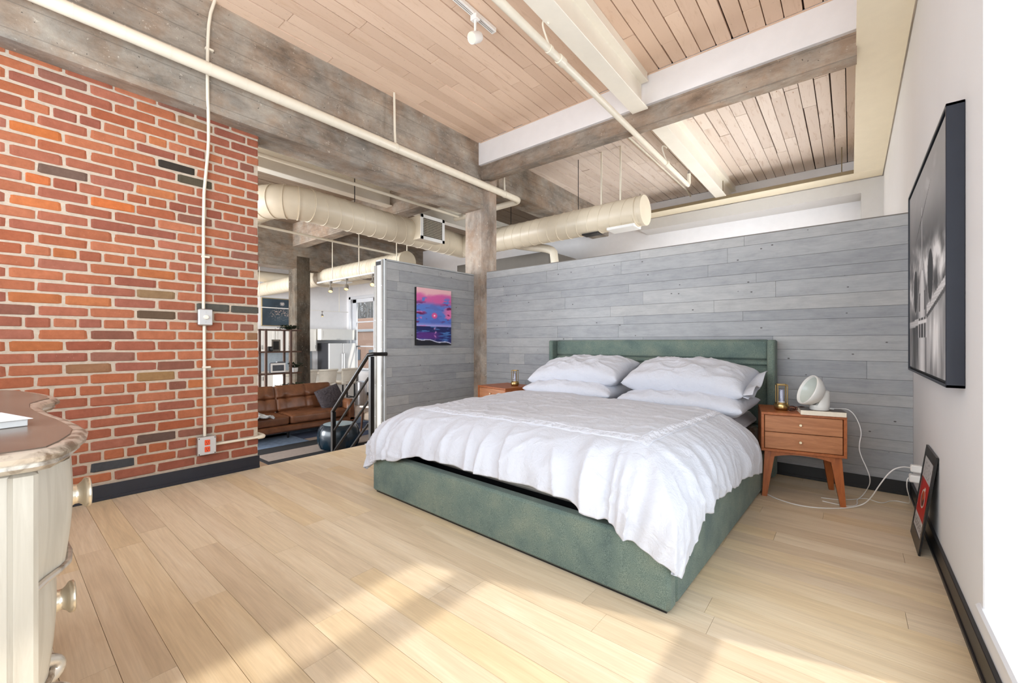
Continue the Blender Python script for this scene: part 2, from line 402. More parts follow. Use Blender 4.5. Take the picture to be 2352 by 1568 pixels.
# cream I-section joists
def joist(x0, x1, y0, y1, label):
    t = tag(empty('steel_joist', (0, 0, 0)), label, 'joist', 'cream steel joists'); t['kind'] = 'structure'; del t['category']; del t['group']
    c = (x0+x1)/2
    MB().bbox((x0, y0, 3.34), (x1, y1, 3.356), 0.003).build('bottom_flange', MCREAM, t)
    MB().box((c-0.012, y0+.01, 3.356), (c+0.012, y1, 3.605)).build('web', MCREAM, t)
    MB().bbox((x0, y0, 3.605), (x1, y1, 3.625), 0.003).build('top_flange', MCREAM, t)
    MB().box((x0+.008, y0, 3.625), (x1-.008, y1, ZC)).build('nailer', MCREAM, t)
joist(-1.69, -1.53, YREAR, 4.0, 'cream steel joist running over the bed towards the cross beam')
joist(-1.655, -1.50, 4.215, YFAR, 'cream steel joist beyond the cross beam')
joist(-6.1, -5.94, -3, 4.19, 'steel joist over the living room near the duct')
joist(-8.0, -7.84, -3, 4.19, 'steel joist over the sofa')
joist(-6.1, -5.94, 4.46, YFAR, 'steel joist behind the round duct')
joist(-8.0, -7.84, 4.46, YFAR, 'steel joist over the kitchen side')
joist(-11.9, -11.74, 4.46, YFAR, 'steel joist over the kitchen counter')

# ---------------------------------------------------------------- brick wall
wl = MB().box((XL-0.25, -3, ZF2), (XL-0.0045, 1.44, 2.86)).build('wall_left', MMORTAR, kind='structure')
def bricks_mesh(seed):
    m = MB().bbox((-.5, -.5, -.5), (.5, .5, .5), 0.07)
    rr = random.Random(seed)
    m.v = [(x+rr.uniform(-.02, .02), y+rr.uniform(-.010, .010), z+rr.uniform(-.035, .035)) for x, y, z in m.v]
    return m.mesh('brick', MBRICK)
BM = [bricks_mesh(i) for i in range(8)]
PAL = [(182, 112, 82), (178, 106, 76), (170, 102, 78), (188, 116, 84), (166, 98, 76), (180, 110, 86), (170, 106, 86), (186, 112, 78), (160, 96, 78), (178, 104, 74)]
SPEC = [((-3.975, .738, 2.0+.535), 0, (58, 50, 44))]
def brick_color(yc, zc, hdr):
    for (yy, zz, c) in SPECIAL:
        if abs(yc-yy) < (0.075 if hdr else 0.12) and abs(zc-zz) < 0.038: return L(c)
    r = R.random()
    if r < 0.03: c = (190, 116, 74)
    elif r < 0.09: c = (148, 98, 82)
    elif r < 0.11: c = (160, 118, 88)
    elif r < 0.116: c = (116, 92, 80)
    else: c = R.choice(PAL)
    j = R.uniform(-7, 7)
    return tuple(0.84*q for q in L(tuple(max(10, v+j) for v in c)))
SPECIAL = [(0.80, 2.43, (56, 50, 44)), (1.02, 2.35, (84, 76, 62)), (1.225, 1.36, (86, 84, 78)), (0.745, 1.25, (96, 78, 62)), (0.74, 0.86, (150, 116, 78)), (0.51, 0.24, (72, 74, 78)), (0.69, 0.38, (98, 78, 70)), (0.17, 2.43, (184, 106, 58)), (0.75, 1.40, (140, 112, 82)), (0.50, 2.06, (194, 108, 60)), (0.18, 2.13, (190, 106, 62)), (0.13, 1.97, (190, 112, 68))]
extra = MB(); nb = 0
for n in range(-14, 23):
    zc = 1.203 + 0.075*n
    if zc < 0.06 or zc > 2.86: continue
    hdr = n % 6 == 0
    step = 0.1175 if hdr else 0.235
    joint = 0.123 if hdr else (0.175 if n % 2 else 0.293)
    y1 = 1.44; ys = joint + math.floor((y1-joint)/step)*step
    e = []
    if y1-ys > 0.03: e.append((ys, y1))
    while ys > -0.55: e.append((ys-step, ys)); ys -= step
    for (a, b) in e:
        ja = 0.0072+R.uniform(-.002, .002)
        pa = (XL-0.05, a+ja, zc-0.0293+R.uniform(-.0025, .0025)); pb = (XL+R.uniform(-0.0015, 0.0022), b-0.0072+R.uniform(-.002, .002), zc+0.0293+R.uniform(-.0025, .0025))
        if abs(b-y1) < 1e-6: pb = (pb[0], y1+R.uniform(-.002, .006), pb[2])
        if b < -0.02 or nb >= 298: extra.bbox(pa, pb, 0.003)
        else:
            piece('brick', pa, pb, R.choice(BM), wl, brick_color((a+b)/2, zc, hdr), 0.006); nb += 1
eo = extra.build('bricks', MBRICK, wl, kind='stuff'); eo.color = L((180, 94, 68)) + (1,)
def baseboard(name, a, b, mat, face):
    """two-step moulded skirting; face = axis the front looks along"""
    m = MB(); a = Vector(a); b = Vector(b)
    m.bbox(a, (b.x, b.y, b.z), 0.002)
    c = Vector(a); d = Vector(b); d.z = a.z+0.022
    if face == '+x': d.x += 0.006
    if face == '-x': c.x -= 0.006
    if face == '-y': c.y -= 0.006
    m.bbox(c, d, 0.003); return m.build(name, mat, kind='structure')
baseboard('baseboard_left', (XL, YREAR, 0), (-3.963, 1.45, 0.105), MBASE, '+x')

# ---------------------------------------------------------------- grey plank walls
RH = [0.083, 0.1306, 0.1075]
ug = unit(MGP, 0.004)
wb = MB().box((-3.69, YB+0.008, 0), (XR, YB+0.11, 1.975)).build('wall_back', MGAP, kind='structure')
z = 1.984; k = 0; ends = {0: (-2.97, -1.62, -.385), 1: (-3.05, -2.05, -.70), 2: (-3.45, -.925)}
FIX = [(-2.6, -1.63, -.71), (-2.75, -1.83, -.84), (-3.4, -1.0), (-2.55, -1.75, -.62), (-2.5, -1.60, -.48), (-1.95, -.95), (-3.35, -1.80, -.72), (-2.6, -1.86), (-2.4, -1.60, -.50)]
while z > 0.0:
    h = RH[k % 3]; xs = FIX[k] if k < len(FIX) else sorted(R.uniform(-3.6, 0.1) for _ in range(3))
    pts = [-3.69] + [x for x in xs if x > -3.6] + [XR]
    for a, b in zip(pts, pts[1:]):
        if b-a > 0.02: piece('plank', (a+.0008, YB-0.004+R.uniform(-.0008, .0008), max(z-h, 0.0)+.0010), (b-.0008, YB+0.008, z-.0010), ug, wb)
    z -= h; k += 1
MB().bbox((-3.69, YB-0.003, 1.984), (XR, YB+0.112, 1.992), 0.002).build('cap_strip', MGREYMETAL, wb)
baseboard('baseboard_back', (-3.69, 4.037, 0), (XR-0.014, YB-0.005, 0.098), MBASE2, '-y')
wp = MB().box((-4.14, 2.70, ZF2), (-3.983, 4.125, 1.975)).build('wall_partition', MGAP, kind='structure')
z = 1.972; k = 0
while z > 0.0:
    h = RH[k % 3]; xs = sorted(R.uniform(2.75, 4.1) for _ in range(R.choice((1, 1, 2))))
    pts = [2.722] + [q for q in xs if q < 4.0] + [4.125]
    for a, b in zip(pts, pts[1:]):
        if b-a > 0.02: piece('plank', (-3.983, a+.0008, max(z-h, 0)+.001), (-3.971+R.uniform(-.0008, .0008), b-.0008, z-.001), ug, wp)
    z -= h; k += 1
MGLT = plain('pale_grey_edge_trim', (176, 180, 182), 0.5)
MB().bbox((-3.99, 2.697, 0), (-3.966, 2.722, 1.99), 0.002).build('edge_trim', MGLT, wp)
MB().bbox((-4.13, 2.70, 1.975), (-3.966, 4.125, 1.992), 0.002).build('top_trim', MGLT, wp)
MB().bbox((-4.155, 2.688, ZF2), (-4.105, 2.70, 1.93), 0.002).build('stud_flange', MGREYMETAL, wp)
MB().bbox((-4.025, 2.688, ZF2), (-3.990, 2.70, 1.985), 0.002).build('stud_flange', MGREYMETAL, wp)
MB().bbox((-4.106, 2.694, ZF2), (-4.024, 2.70, 1.93), 0.002).build('stud_web', MCREAM, wp)
for zz in (0.25, 0.6, 1.0, 1.32, 1.7):
    for xx in (-4.13, -4.008): MB().cyl((xx, 2.685, zz), (xx, 2.6885, zz), 0.004, n=8).build('screw', MSTEEL, wp)

# ---------------------------------------------------------------- right wall with deep window recess
wr = empty('wall_right', kind='structure')
D = 0.40; y0w, y1w, z0w, z1w = -0.40, 2.056, 0.20, 2.62
for a, b in (((y1w, -.1), (4.95, ZC+.03)), ((6.65, -.1), (YFAR+.2, ZC+.03)), ((4.95, -.1), (6.65, 0.9)), ((4.95, 2.0), (6.65, ZC+.03))):  # gap left beyond the plank wall is added for the hall lamp
    MB().box((XR, a[0], a[1]), (XR+D, b[0], b[1])).build('wall_panel', MWALL, wr)
MB().box((XR, YREAR-.1, z1w), (XR+D, y1w, ZC+.03)).build('wall_panel', MWALL, wr)
MB().box((XR, YREAR-.1, -0.1), (XR+D, y1w, z0w-0.03)).build('wall_panel', MWALL, wr)
MB().box((XR, YREAR-.1, z0w-.03), (XR+D, y0w, z1w)).build('wall_panel', MWALL, wr)
baseboard('baseboard_right', (XR-0.014, YREAR, 0), (XR, YB-0.004, 0.10), MBASE2, '-x')
def m_glass():
    m = bpy.data.materials.new('window_glass'); m.use_nodes = True; t = m.node_tree; t.nodes.clear()
    o = t.nodes.new('ShaderNodeOutputMaterial'); x = t.nodes.new('ShaderNodeMixShader'); a = t.nodes.new('ShaderNodeBsdfTransparent'); b = t.nodes.new('ShaderNodeBsdfGlossy')
    b.inputs['Roughness'].default_value = 0.02; x.inputs[0].default_value = 0.05
    t.links.new(a.outputs[0], x.inputs[1]); t.links.new(b.outputs[0], x.inputs[2]); t.links.new(x.outputs[0], o.inputs[0]); return m
MGLASS = m_glass()
MSILL = plain('white_window_paint', (226, 228, 232), 0.35, var=0.01)
win = empty('window_1', kind='structure')
MB().bbox((XR-0.012, y0w-.02, z0w-0.03), (XR+D, y1w+0.045, z0w), 0.008).build('window_sill', MSILL, win)
MB().box((XR+.002, y1w-0.004, z0w), (XR+D, y1w, z1w)).build('jamb', MSILL, win)
xw0, xw1 = XR+D-0.07, XR+D-0.02
MB().bbox((xw0, y1w-0.085, z0w), (xw1, y1w-.004, z1w), 0.004).build('stile', MSILL, win)
MB().bbox((xw0, y0w, z0w), (xw1, y0w+0.085, z1w), 0.004).build('stile', MSILL, win)
MB().bbox((xw0, y0w, z0w), (xw1, y1w, z0w+0.06), 0.004).build('rail', MSILL, win)
MB().bbox((xw0, y0w, 2.36), (xw1, y1w, z1w), 0.004).build('rail', MSILL, win)
MB().bbox((xw0, y0w, 1.985), (xw1, y1w, 2.115), 0.004).build('rail', MSILL, win)
MB().bbox((xw0, y0w, 1.08), (xw1, y1w, 1.175), 0.004).build('rail', MSILL, win)
for (a, b) in ((z0w+.06, 1.08), (1.175, 1.985), (2.115, 2.36)):
    MB().box((xw0+.02, y0w+.085, a), (xw0+.024, y1w-.085, b)).build('pane', MGLASS, win)
# rear wall behind the camera; its opening is added for the fill lamp
wre = empty('wall_rear', kind='structure')
for a, b in (((XL, -.1), (-3.8, ZC)), ((0.0, -.1), (XR+D, ZC)), ((-3.8, -.1), (0.0, 0.95)), ((-3.8, 3.2), (0.0, ZC)), ((-1.95, .95), (-1.85, 3.2))):
    MB().box((a[0], YREAR-0.15, a[1]), (b[0], YREAR, b[1])).build('wall_panel', MWALL, wre)
# back wall of the building, recess and living room shell
wf = empty('wall_far', kind='structure')
MB().box((-10.9, YFAR, ZF2), (XR+D, YFAR+0.2, ZC)).build('wall_panel', MWHITE, wf)
MB().box((XFAR-.2, YFAR, ZF2), (-13.55, YFAR+0.2, ZC)).build('wall_panel', MWHITE, wf)
MB().box((-13.55, YFAR, 2.55), (-10.9, YFAR+0.2, ZC)).build('wall_panel', MWHITE, wf)
MB().box((-13.55, YFAR, ZF2), (-10.9, YFAR+0.2, 0.12)).build('wall_panel', MWHITE, wf)
MGW = plain('pale_grey_gypsum', (206, 204, 202), 0.6, var=0.02)
rc = empty('trim_3', kind='structure'); rc['label'] = 'pale grey gypsum surround of the recess in the far wall'
MB().box((-3.0, 7.45, 3.11), (XR, YFAR, 3.29)).build('header', MGW, rc)
MB().box((0.11, 7.45, 0), (XR, YFAR, 3.11)).build('pier', MGW, rc)
wk = MB().box((XFAR-0.2, -3, ZF2), (XFAR, YFAR+.2, ZC+.03)).build('wall_kitchen', MWHITE, kind='structure')
wlr = empty('wall_loft', kind='structure')
for a, b in (((XFAR, ZF2), (-12.0, ZC)), ((-4.9, ZF2), (XL-.2, ZC)), ((-12.0, ZF2), (-4.9, 0.0)), ((-12.0, 2.65), (-4.9, ZC)), ((-9.2, 0.0), (-8.9, 2.65))):
    MB().box((a[0], -3.15, a[1]), (b[0], -3, b[1])).build('wall_panel', MWALL, wlr)
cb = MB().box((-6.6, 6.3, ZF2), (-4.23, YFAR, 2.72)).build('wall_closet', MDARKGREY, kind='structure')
# suspended cream soffit panel
sp = tag(empty('suspended_panel'), 'thin cream L-shaped panel hung on rods along the right wall and far wall', 'ceiling panel')
MB().bbox((0.031, YREAR, 3.30), (XR-0.012, 7.15, 3.345), 0.002).build('panel', MCREAM2, sp)
MB().bbox((-3.1, 7.15, 3.30), (XR-0.012, 7.45, 3.345), 0.002).build('panel', MCREAM2, sp)
MBRONZE = plain('bronze_edge', (128, 112, 84), 0.5)
MB().bbox((-3.1, 7.138, 3.302), (0.031, 7.149, 3.35), 0.002).build('edge_strip', MBRONZE, sp)
for x, yy in ((-1.56, 7.2), (-0.095, 7.2), (-2.9, 7.2)): MB().cyl((x, yy, 3.34), (x, yy, ZC+.01), 0.006, n=8).build('rod', MBRONZE, sp)

# ================================================================ services: pipes, ducts, conduit
def pipe_seams(m, p, q, r, step, n=20):
    p = Vector(p); q = Vector(q); d = (q-p); ln = d.length; d.normalize(); k = int(ln/step)
    for i in range(1, k+1):
        c = p+d*(i*step); m.cyl(c-d*0.0025, c+d*0.0025, r+0.0014, n=n)
t = thing('water_pipe', 'large cream pipe along the front of the concrete beam, turning behind the column', 'pipe')
bend = [(-3.72, YREAR, 3.11), (-3.72, 4.70, 3.12)] + [(-3.72-0.11*(1-math.cos(a)), 4.70+0.11*math.sin(a), 3.12) for a in (0.3, 0.6, 0.9, 1.2, 1.5)] + [(-5.1, 4.82, 3.12)]
MB().tube(bend, 0.044, 20).build('pipe', MPIPE, t, smooth=1)
m = MB(); pipe_seams(m, (-3.72, -0.4, 3.111), (-3.72, 4.7, 3.12), 0.044, 0.237); pipe_seams(m, (-3.95, 4.81, 3.12), (-5.0, 4.82, 3.12), 0.044, 0.237); m.build('seams', MPIPE, t, kind='stuff')
for yy in (2.66, 4.45):
    MB().tube([(-3.72, yy, 3.16), (-3.73, yy, 3.3), (-3.74, yy, ZC)], 0.012, 8).build('hanger_rod', MPIPE, t)
    MB().cyl((-3.72, yy-.012, 3.118), (-3.72, yy+.012, 3.118), 0.048, n=20).build('clamp', MPIPE, t)
t = thing('sprinkler_pipe', 'slim cream sprinkler pipe under the joist, crossing the middle of the ceiling', 'pipe')
MB().tube([(-1.665, YREAR, 3.165), (-1.69, 5.80, 3.17)], 0.027, 14).build('pipe', MPIPE, t, smooth=1)
MB().cyl((-1.675, 2.62, 3.167), (-1.675, 2.69, 3.167), 0.034, n=16).build('coupling', MPIPE, t, smooth=1)
MB().tube([(-1.69, 5.76, 3.17), (-1.69, 5.84, 3.17), (-1.69, 5.87, 3.20), (-1.69, 5.87, 3.33)], 0.024, 12).build('elbow', MPIPE, t, smooth=1)
MB().cyl((-1.69, 5.87, 3.33), (-1.69, 5.87, 3.38), 0.022, 0.012, n=10).build('sprinkler_head', MSTEEL, t)
for yy in (2.50, 4.95):
    MB().tube([(-1.665, yy-.02, 3.33), (-1.67, yy-.03, 3.345), (-1.705, yy-.03, 3.372), (-1.722, yy-.02, 3.35), (-1.70, yy, 3.26), (-1.675, yy, 3.195)], 0.007, 8, 2).build('hook', MPIPE, t)
    MB().cyl((-1.675, yy-.014, 3.167), (-1.675, yy+.014, 3.167), 0.031, n=16).build('clamp', MPIPE, t)
tag(MB().tube([(-2.18, 4.3, 3.66), (-2.17, 7.4, 3.66), (-2.16, 7.6, 3.60)], 0.014, 10).build('ceiling_conduit', MPIPE, smooth=1), 'thin conduit on the ceiling boards beyond the cross beam', 'conduit')

def duct(m, pts, r, n=40):
    m.tube(pts, r, n)
def duct_rings(m, p, q, r, step, lean=0.05):
    p = Vector(p); q = Vector(q); d = (q-p); ln = d.length; d.normalize(); a = Vector((0, 0, 1)); b = d.cross(a)
    k = int(ln/step)
    for i in range(k+1):
        c0 = p+d*(0.02+i*step); pts = []
        for j in range(37):
            th = 2*PI*j/36; c = c0 + d*(math.cos(th)*lean)
            if (c-p).dot(d) < 0.005 or (c-p).dot(d) > ln-0.005: c = c0
            pts.append(c + a*math.cos(th)*r + b*math.sin(th)*r)
        m.tube(pts, 0.0052, 6)
t = thing('round_duct', 'tan spiral duct with a capped end above the grey plank wall, turning behind the column', 'duct')
r = 0.19
MB().tube([(-5.42, 5.3, 2.78), (-2.08, 5.3, 2.78)], r, 48).build('duct_run', MDUCT, t, smooth=1)
m = MB(); duct_rings(m, (-5.3, 5.3, 2.78), (-2.16, 5.3, 2.78), r, 0.165); m.build('seams', MDUCT, t, kind='stuff')
MB().lathe([(0, 0), (r+.004, 0), (r+.006, .02), (r+.002, .05)], 48, Matrix.Translation((-2.06, 5.3, 2.78)) @ Matrix.Rotation(-PI/2, 4, 'Y')).build('end_cap', MDUCT, t, smooth=1)
MB().cyl((-2.17, 5.3, 2.78), (-2.15, 5.3, 2.78), r+.006, n=48).build('collar', MDUCT, t, smooth=1)
arc = [(-5.42-0.42+0.42*math.cos(a), 2.56-0.42*math.sin(a), 2.83) for a in [i*PI/2/8 for i in range(9)]]
MB().tube([(-5.42, 5.3, 2.79), (-5.42, 2.56, 2.83)] + arc[1:] + [(-8.4, 2.14, 2.83)], 0.205, 44).build('duct_run', MDUCT, t, smooth=1)
m = MB(); duct_rings(m, (-5.42, 5.0, 2.795), (-5.42, 2.62, 2.83), 0.205, 0.175); duct_rings(m, (-5.9, 2.14, 2.83), (-8.3, 2.14, 2.83), 0.205, 0.16); m.build('seams', MDUCT, t, kind='stuff')
m = MB()
for a in [i*PI/2/5 for i in range(6)]:
    c = Vector((-5.42-0.42+0.42*math.cos(a), 2.56-0.42*math.sin(a), 2.83)); d = Vector((math.sin(a), math.cos(a), 0))
    m.cyl(c-d*.006, c+d*.006, 0.212, n=44)
m.build('elbow_rings', MDUCT, t, kind='stuff')
MB().bbox((-5.42, 4.10, 2.66), (-5.09, 4.56, 3.02), 0.006).build('register_box', MDUCT, t)
fr = MB(); 
for a, b in (((4.09, 2.65), (4.57, 2.70)), ((4.09, 2.98), (4.57, 3.03)), ((4.09, 2.65), (4.14, 3.03)), ((4.52, 2.65), (4.57, 3.03))): fr.bbox((-5.09, a[0], a[1]), (-5.075, b[0], b[1]), 0.002)
fr = fr.build('register_frame', MPLASTIC, t)
MB().box((-5.088, 4.13, 2.69), (-5.085, 4.53, 2.99)).build('shadow_plate', MDARK, fr)
m = MB()
for i in range(1, 14): m.box((-5.084, 4.14+i*.38/14-.0022, 2.70), (-5.080, 4.14+i*.38/14+.0022, 2.98))
for i in range(1, 11): m.box((-5.081, 4.14, 2.70+i*.28/11-.0018), (-5.077, 4.52, 2.70+i*.28/11+.0018))
m.build('grille_bars', MDUCT, fr, kind='stuff')
for x, yy, zz in ((-2.68, 5.3, 2.95), (-2.40, 5.3, 2.95), (-3.05, 5.3, 2.95), (-4.3, 5.3, 2.95)):
    if x > -3: MB().bbox((x-.012, yy-.02, zz), (x+.012, yy+.0, ZC+.01), 0.002).build('strap', MPIPE, t)
    else: MB().cyl((x, yy, zz), (x, yy, ZC+.01), .005, n=8).build('hanger_rod', MBLACK, t)
MB().cyl((-5.42, 3.2, 3.0), (-5.42, 3.2, ZC+.01), 0.006, n=8).build('strap', MBLACK, t)
# register under the capped end
MB().bbox((-2.55, 5.18, 2.575), (-2.17, 5.42, 2.61), 0.003).build('register_box', MPLASTIC, t)
MB().bbox((-2.95, 5.22, 2.578), (-2.70, 5.36, 2.598), 0.003).build('damper_plate', MBLACK, t)
t = thing('round_duct', 'tan spiral duct over the kitchen with a flat round end plate', 'duct')
MB().tube([(XFAR, 5.0, 2.62), (-6.62, 5.0, 2.62)], 0.19, 44).build('duct_run', MDUCT, t, smooth=1)
MB().cyl((-6.62, 5.0, 2.62), (-6.60, 5.0, 2.62), 0.198, n=44).build('end_cap', MDUCT, t, smooth=1)
MB().bbox((-6.62, 5.12, 2.38), (-6.59, 5.32, 2.60), 0.003).build('end_bracket', MDUCT, t)
m = MB(); duct_rings(m, (-13.2, 5.0, 2.62), (-6.7, 5.0, 2.62), 0.19, 0.17); m.build('seams', MDUCT, t, kind='stuff')
MB().cyl((-6.62, 5.0, 2.8), (-6.62, 5.0, ZC+.01), 0.012, n=8).build('hanger_rod', MPIPE, t)
MB().bbox((-9.2, 4.86, 2.42), (-8.8, 5.14, 2.44), 0.003).build('register', MPLASTIC, t)
t = thing('round_duct', 'pale duct far behind the dark column', 'duct')
MB().tube([(-13.1, 1.0, 2.95), (-13.1, 6.6, 2.95), (-12.6, 6.9, 2.95), (-10.3, 6.9, 2.95)], 0.15, 30, 3).build('duct_run', MDUCT, t, smooth=1)
tag(MB().tube([(-4.9, -2.5, 3.06), (-4.9, 4.7, 3.09)], 0.022, 12).build('sprinkler_pipe', MPIPE, smooth=1), 'cream sprinkler pipe above the elbow of the left duct', 'pipe')
tag(MB().tube([(-6.5, 1.5, 2.74), (-6.5, 4.7, 2.68)], 0.018, 10).build('sprinkler_pipe', MPIPE, smooth=1), 'thin pipe passing below the left duct towards the round end plate', 'pipe')
# pale pipe with elbow dropping behind the plank wall
tag(MB().tube([(-5.3, 6.15, 3.0), (-4.55, 6.15, 2.80), (-4.12, 6.15, 2.72), (-3.98, 6.15, 2.6), (-3.98, 6.15, 0.001)], 0.07, 20, 2).build('drain_pipe', MPIPE, smooth=1), 'pale elbow pipe dropping behind the grey plank wall', 'pipe')

# conduit, dimmer and outlet on the bricks
t = thing('conduit', 'cream conduit dropping down the brick wall to a dimmer and a receptacle', 'conduit')
xb = XL+0.017
MB().tube([(-3.795, 1.075, ZC), (-3.805, 1.04, 3.55), (-3.805, 1.03, 3.3), (-3.806, 1.03, 2.98), (-3.835, 1.045, 2.80), (xb, 1.078, 2.62), (xb, 1.06, 2.40), (xb, 1.045, 2.2), (xb, 1.045, 1.335)], 0.011, 12, 1).build('pipe', MPIPE, t, smooth=1)
MB().tube([(xb, 1.05, 1.21), (xb, 1.053, 0.34)], 0.011, 12).build('pipe', MPIPE, t, smooth=1)
MB().tube([(xb, 1.125, 0.262), (xb, 1.40, 0.262), (xb, 1.462, 0.262)], 0.010, 12).build('pipe', MPIPE, t, smooth=1)
MB().tube([(xb, 1.435, 0.262), (xb, 1.475, 0.262), (xb-.03, 1.49, 0.262), (-4.1, 1.49, 0.262)], 0.016, 12, 1).build('elbow', MPIPE, t, smooth=1)
for (x, yy, zz) in ((-3.81, 1.03, 3.31), (xb, 1.045, 1.75), (xb, 1.052, 0.88)):
    MB().bbox((x-.014, yy-.014, zz-.008), (x+.013, yy+.04, zz+.008), 0.003).build('strap', MPIPE, t)
t = thing('dimmer_switch', 'metal box with round dimmer knob on the brick wall', 'switch')
MB().bbox((XL+.001, 1.005, 1.208), (XL+0.045, 1.100, 1.338), 0.008).build('box', MSTEEL, t)
MB().bbox((XL+.044, 1.010, 1.214), (XL+0.050, 1.096, 1.333), 0.003).build('plate', MGALV, t)
MB().lathe([(0, .016), (.014, .016), (.017, .012), (.018, 0)], 24, Matrix.Translation((XL+.049, 1.053, 1.273)) @ Matrix.Rotation(PI/2, 4, 'Y')).build('knob', MCREAM, t, smooth=1)
for zz in (1.235, 1.312): MB().cyl((XL+.049, 1.053, zz), (XL+.052, 1.053, zz), .004, n=8).build('screw', MSTEEL, t)
t = thing('receptacle', 'square metal receptacle box with two orange sockets low on the brick wall', 'outlet')
MB().bbox((XL+.001, 0.998, 0.195), (XL+0.048, 1.122, 0.338), 0.006).build('box', MSTEEL, t)
MB().bbox((XL+.047, 1.000, 0.198), (XL+0.052, 1.120, 0.335), 0.004).build('plate', MGALV, t)
for zz in (0.293, 0.240):
    so_ = MB().bbox((XL+.051, 1.043, zz-.021), (XL+.057, 1.079, zz+.021), 0.009).build('socket', MORANGE, t)
    for dy in (-.007, .007): MB().box((XL+.057, 1.061+dy-.0012, zz-.002), (XL+.0575, 1.061+dy+.0012, zz+.009)).build('slot', MDARK, so_)
    MB().cyl((XL+.0565, 1.061, zz-.011), (XL+.0575, 1.061, zz-.011), .003, n=10).build('slot', MDARK, so_)
for yy, zz in ((1.008, .206), (1.112, .206), (1.008, .327), (1.112, .327)): MB().cyl((XL+.051, yy, zz), (XL+.054, yy, zz), .004, n=8).build('screw', MDARK, t)

# track light over the bed
MLAMP = plain('white_lamp_enamel', (244, 242, 238), 0.35, var=0.01)
def emit(name, rgb, st):
    m = bpy.data.materials.new(name); m.use_nodes = True; b = m.node_tree.nodes['Principled BSDF']
    b.inputs['Base Color'].default_value = L(rgb)+(1,); b.inputs['Emission Color'].default_value = L(rgb)+(1,); b.inputs['Emission Strength'].default_value = st; return m
MBULB = emit('warm_lamp_face', (255, 226, 160), 1.1)
t = thing('track_rail', 'white lighting track fixed to the ceiling boards', 'track')
MB().bbox((-2.345, YREAR, ZC-0.042), (-2.295, 2.64, ZC-.006), 0.004).build('rail', MLAMP, t)
m = MB(); m.box((-2.330, YREAR, ZC-.0425), (-2.325, 2.62, ZC-.0418)); m.box((-2.316, YREAR, ZC-.0425), (-2.311, 2.62, ZC-.0418)); m.build('groove', MGREYMETAL, t)
def spot(loc, aim, label, mat=None, sc=1.0, group=None, cat='spotlight', power=18):
    mat = mat or MLAMP
    t = thing('spotlight', label, cat, loc, group=group)
    d = Vector(aim).normalized(); q = d.to_track_quat('Z', 'Y').to_matrix().to_4x4()
    MB().bbox((-.028*sc, -.022*sc, -.035*sc), (.028*sc, .022*sc, 0), .004).build('adapter', mat, t)
    MB().tube([(0, 0, -.03*sc), (0, 0, -.085*sc), Vector((0, 0, -.13*sc))], .009*sc, 10).build('arm', mat, t, smooth=1)
    M_ = Matrix.Translation((0, 0, -.15*sc)) @ q
    hd = MB().lathe([(0, -.05*sc), (.030*sc, -.048*sc), (.036*sc, -.03*sc), (.038*sc, .035*sc), (.036*sc, .04*sc), (.032*sc, .036*sc)], 28, M_).build('lamp_head', mat, t, smooth=1)
    MB().lathe([(0, .034*sc), (.032*sc, .034*sc), (.0325*sc, .033*sc)], 28, M_).build('lamp_face', MBULB, hd)
    if power:
        l = bpy.data.lights.new('spot_lamp', 'SPOT'); l.energy = power; l.spot_size = 1.4; l.color = (1, .86, .66); l.shadow_soft_size = .03
        lo = bpy.data.objects.new('spot_lamp', l); COL.objects.link(lo); lo.parent = t; lo.location = Vector((0, 0, -.15*sc))+d*.05*sc; lo.rotation_euler = d.to_track_quat('-Z', 'Y').to_euler()
    return t
spot((-2.31, 2.40, ZC-.042), (-0.1, -0.85, -0.55), 'lit white spotlight hanging from the ceiling track over the bed', sc=1.15)

# ================================================================ bed
BX, BY, BRZ = -1.62, 1.697, math.radians(-1.75)
def m_green():
    t = NT('sage_green_chenille', 0.9, spec=0.15); v = t.pos()
    a = t.noise(v, 4.5, 4, 0.6, 0.1); b = t.noise(v, 420, 2, 0.6); c2 = t.noise(t.pos((1, 1, .5)), 120, 2, .6)
    c = t.ramp(a, [(0.3, L((86, 103, 102))), (0.5, L((104, 120, 114))), (0.7, L((118, 130, 120)))])
    c = t.mix(0.7, c, t.mix(1.0, c, t.ramp(b, [(0.38, (0.5, 0.56, 0.56)), (0.62, (1.6, 1.52, 1.42))]), 'MULTIPLY'))
    t.color(c); t.b.inputs['Sheen Weight'].default_value = 0.1
    t.bump(t.math('ADD', b, t.math('MULTIPLY', c2, .6)), 0.5, 0.0015); return t.m
MGREEN = m_green()
def m_linen(name, rgb, tint=0.0):
    t = NT(name, 0.8, spec=0.2); v = t.pos(); c = L(rgb)
    wv = t.noise(v, 14, 6, 0.62, 1.2); fine = t.noise(v, 55, 4, 0.6, 0.8)
    t.color(t.ramp(t.noise(v, 3, 3), [(0.3, [x*.97 for x in c]), (0.7, c)]))
    t.b.inputs['Sheen Weight'].default_value = 0.15
    t.bump(t.math('ADD', wv, t.math('MULTIPLY', fine, 0.3)), 0.6, 0.014); return t.m
MLINEN = m_linen('white_cotton_cover', (203, 206, 215)); MSHEET = m_linen('white_sheet', (206, 206, 212)); MBAND = m_linen('embroidered_band', (207, 209, 217))
bed = thing('bed', 'king bed with low green upholstered frame and channelled headboard', 'bed', (BX, BY, 0), BRZ)
hw, bl = 1.07, 2.27       # half width, length to headboard front
fh = 0.283
MB().bbox((-hw, 0, 0.012), (hw, 0.075, fh), 0.014).build('footboard', MGREEN, bed, smooth=1)
MB().bbox((hw-.07, 0.076, 0.012), (hw, bl, fh), 0.014).build('side_rail', MGREEN, bed, smooth=1)
MB().bbox((-hw, 0.076, 0.012), (-hw+.07, bl, fh), 0.014).build('side_rail', MGREEN, bed, smooth=1)
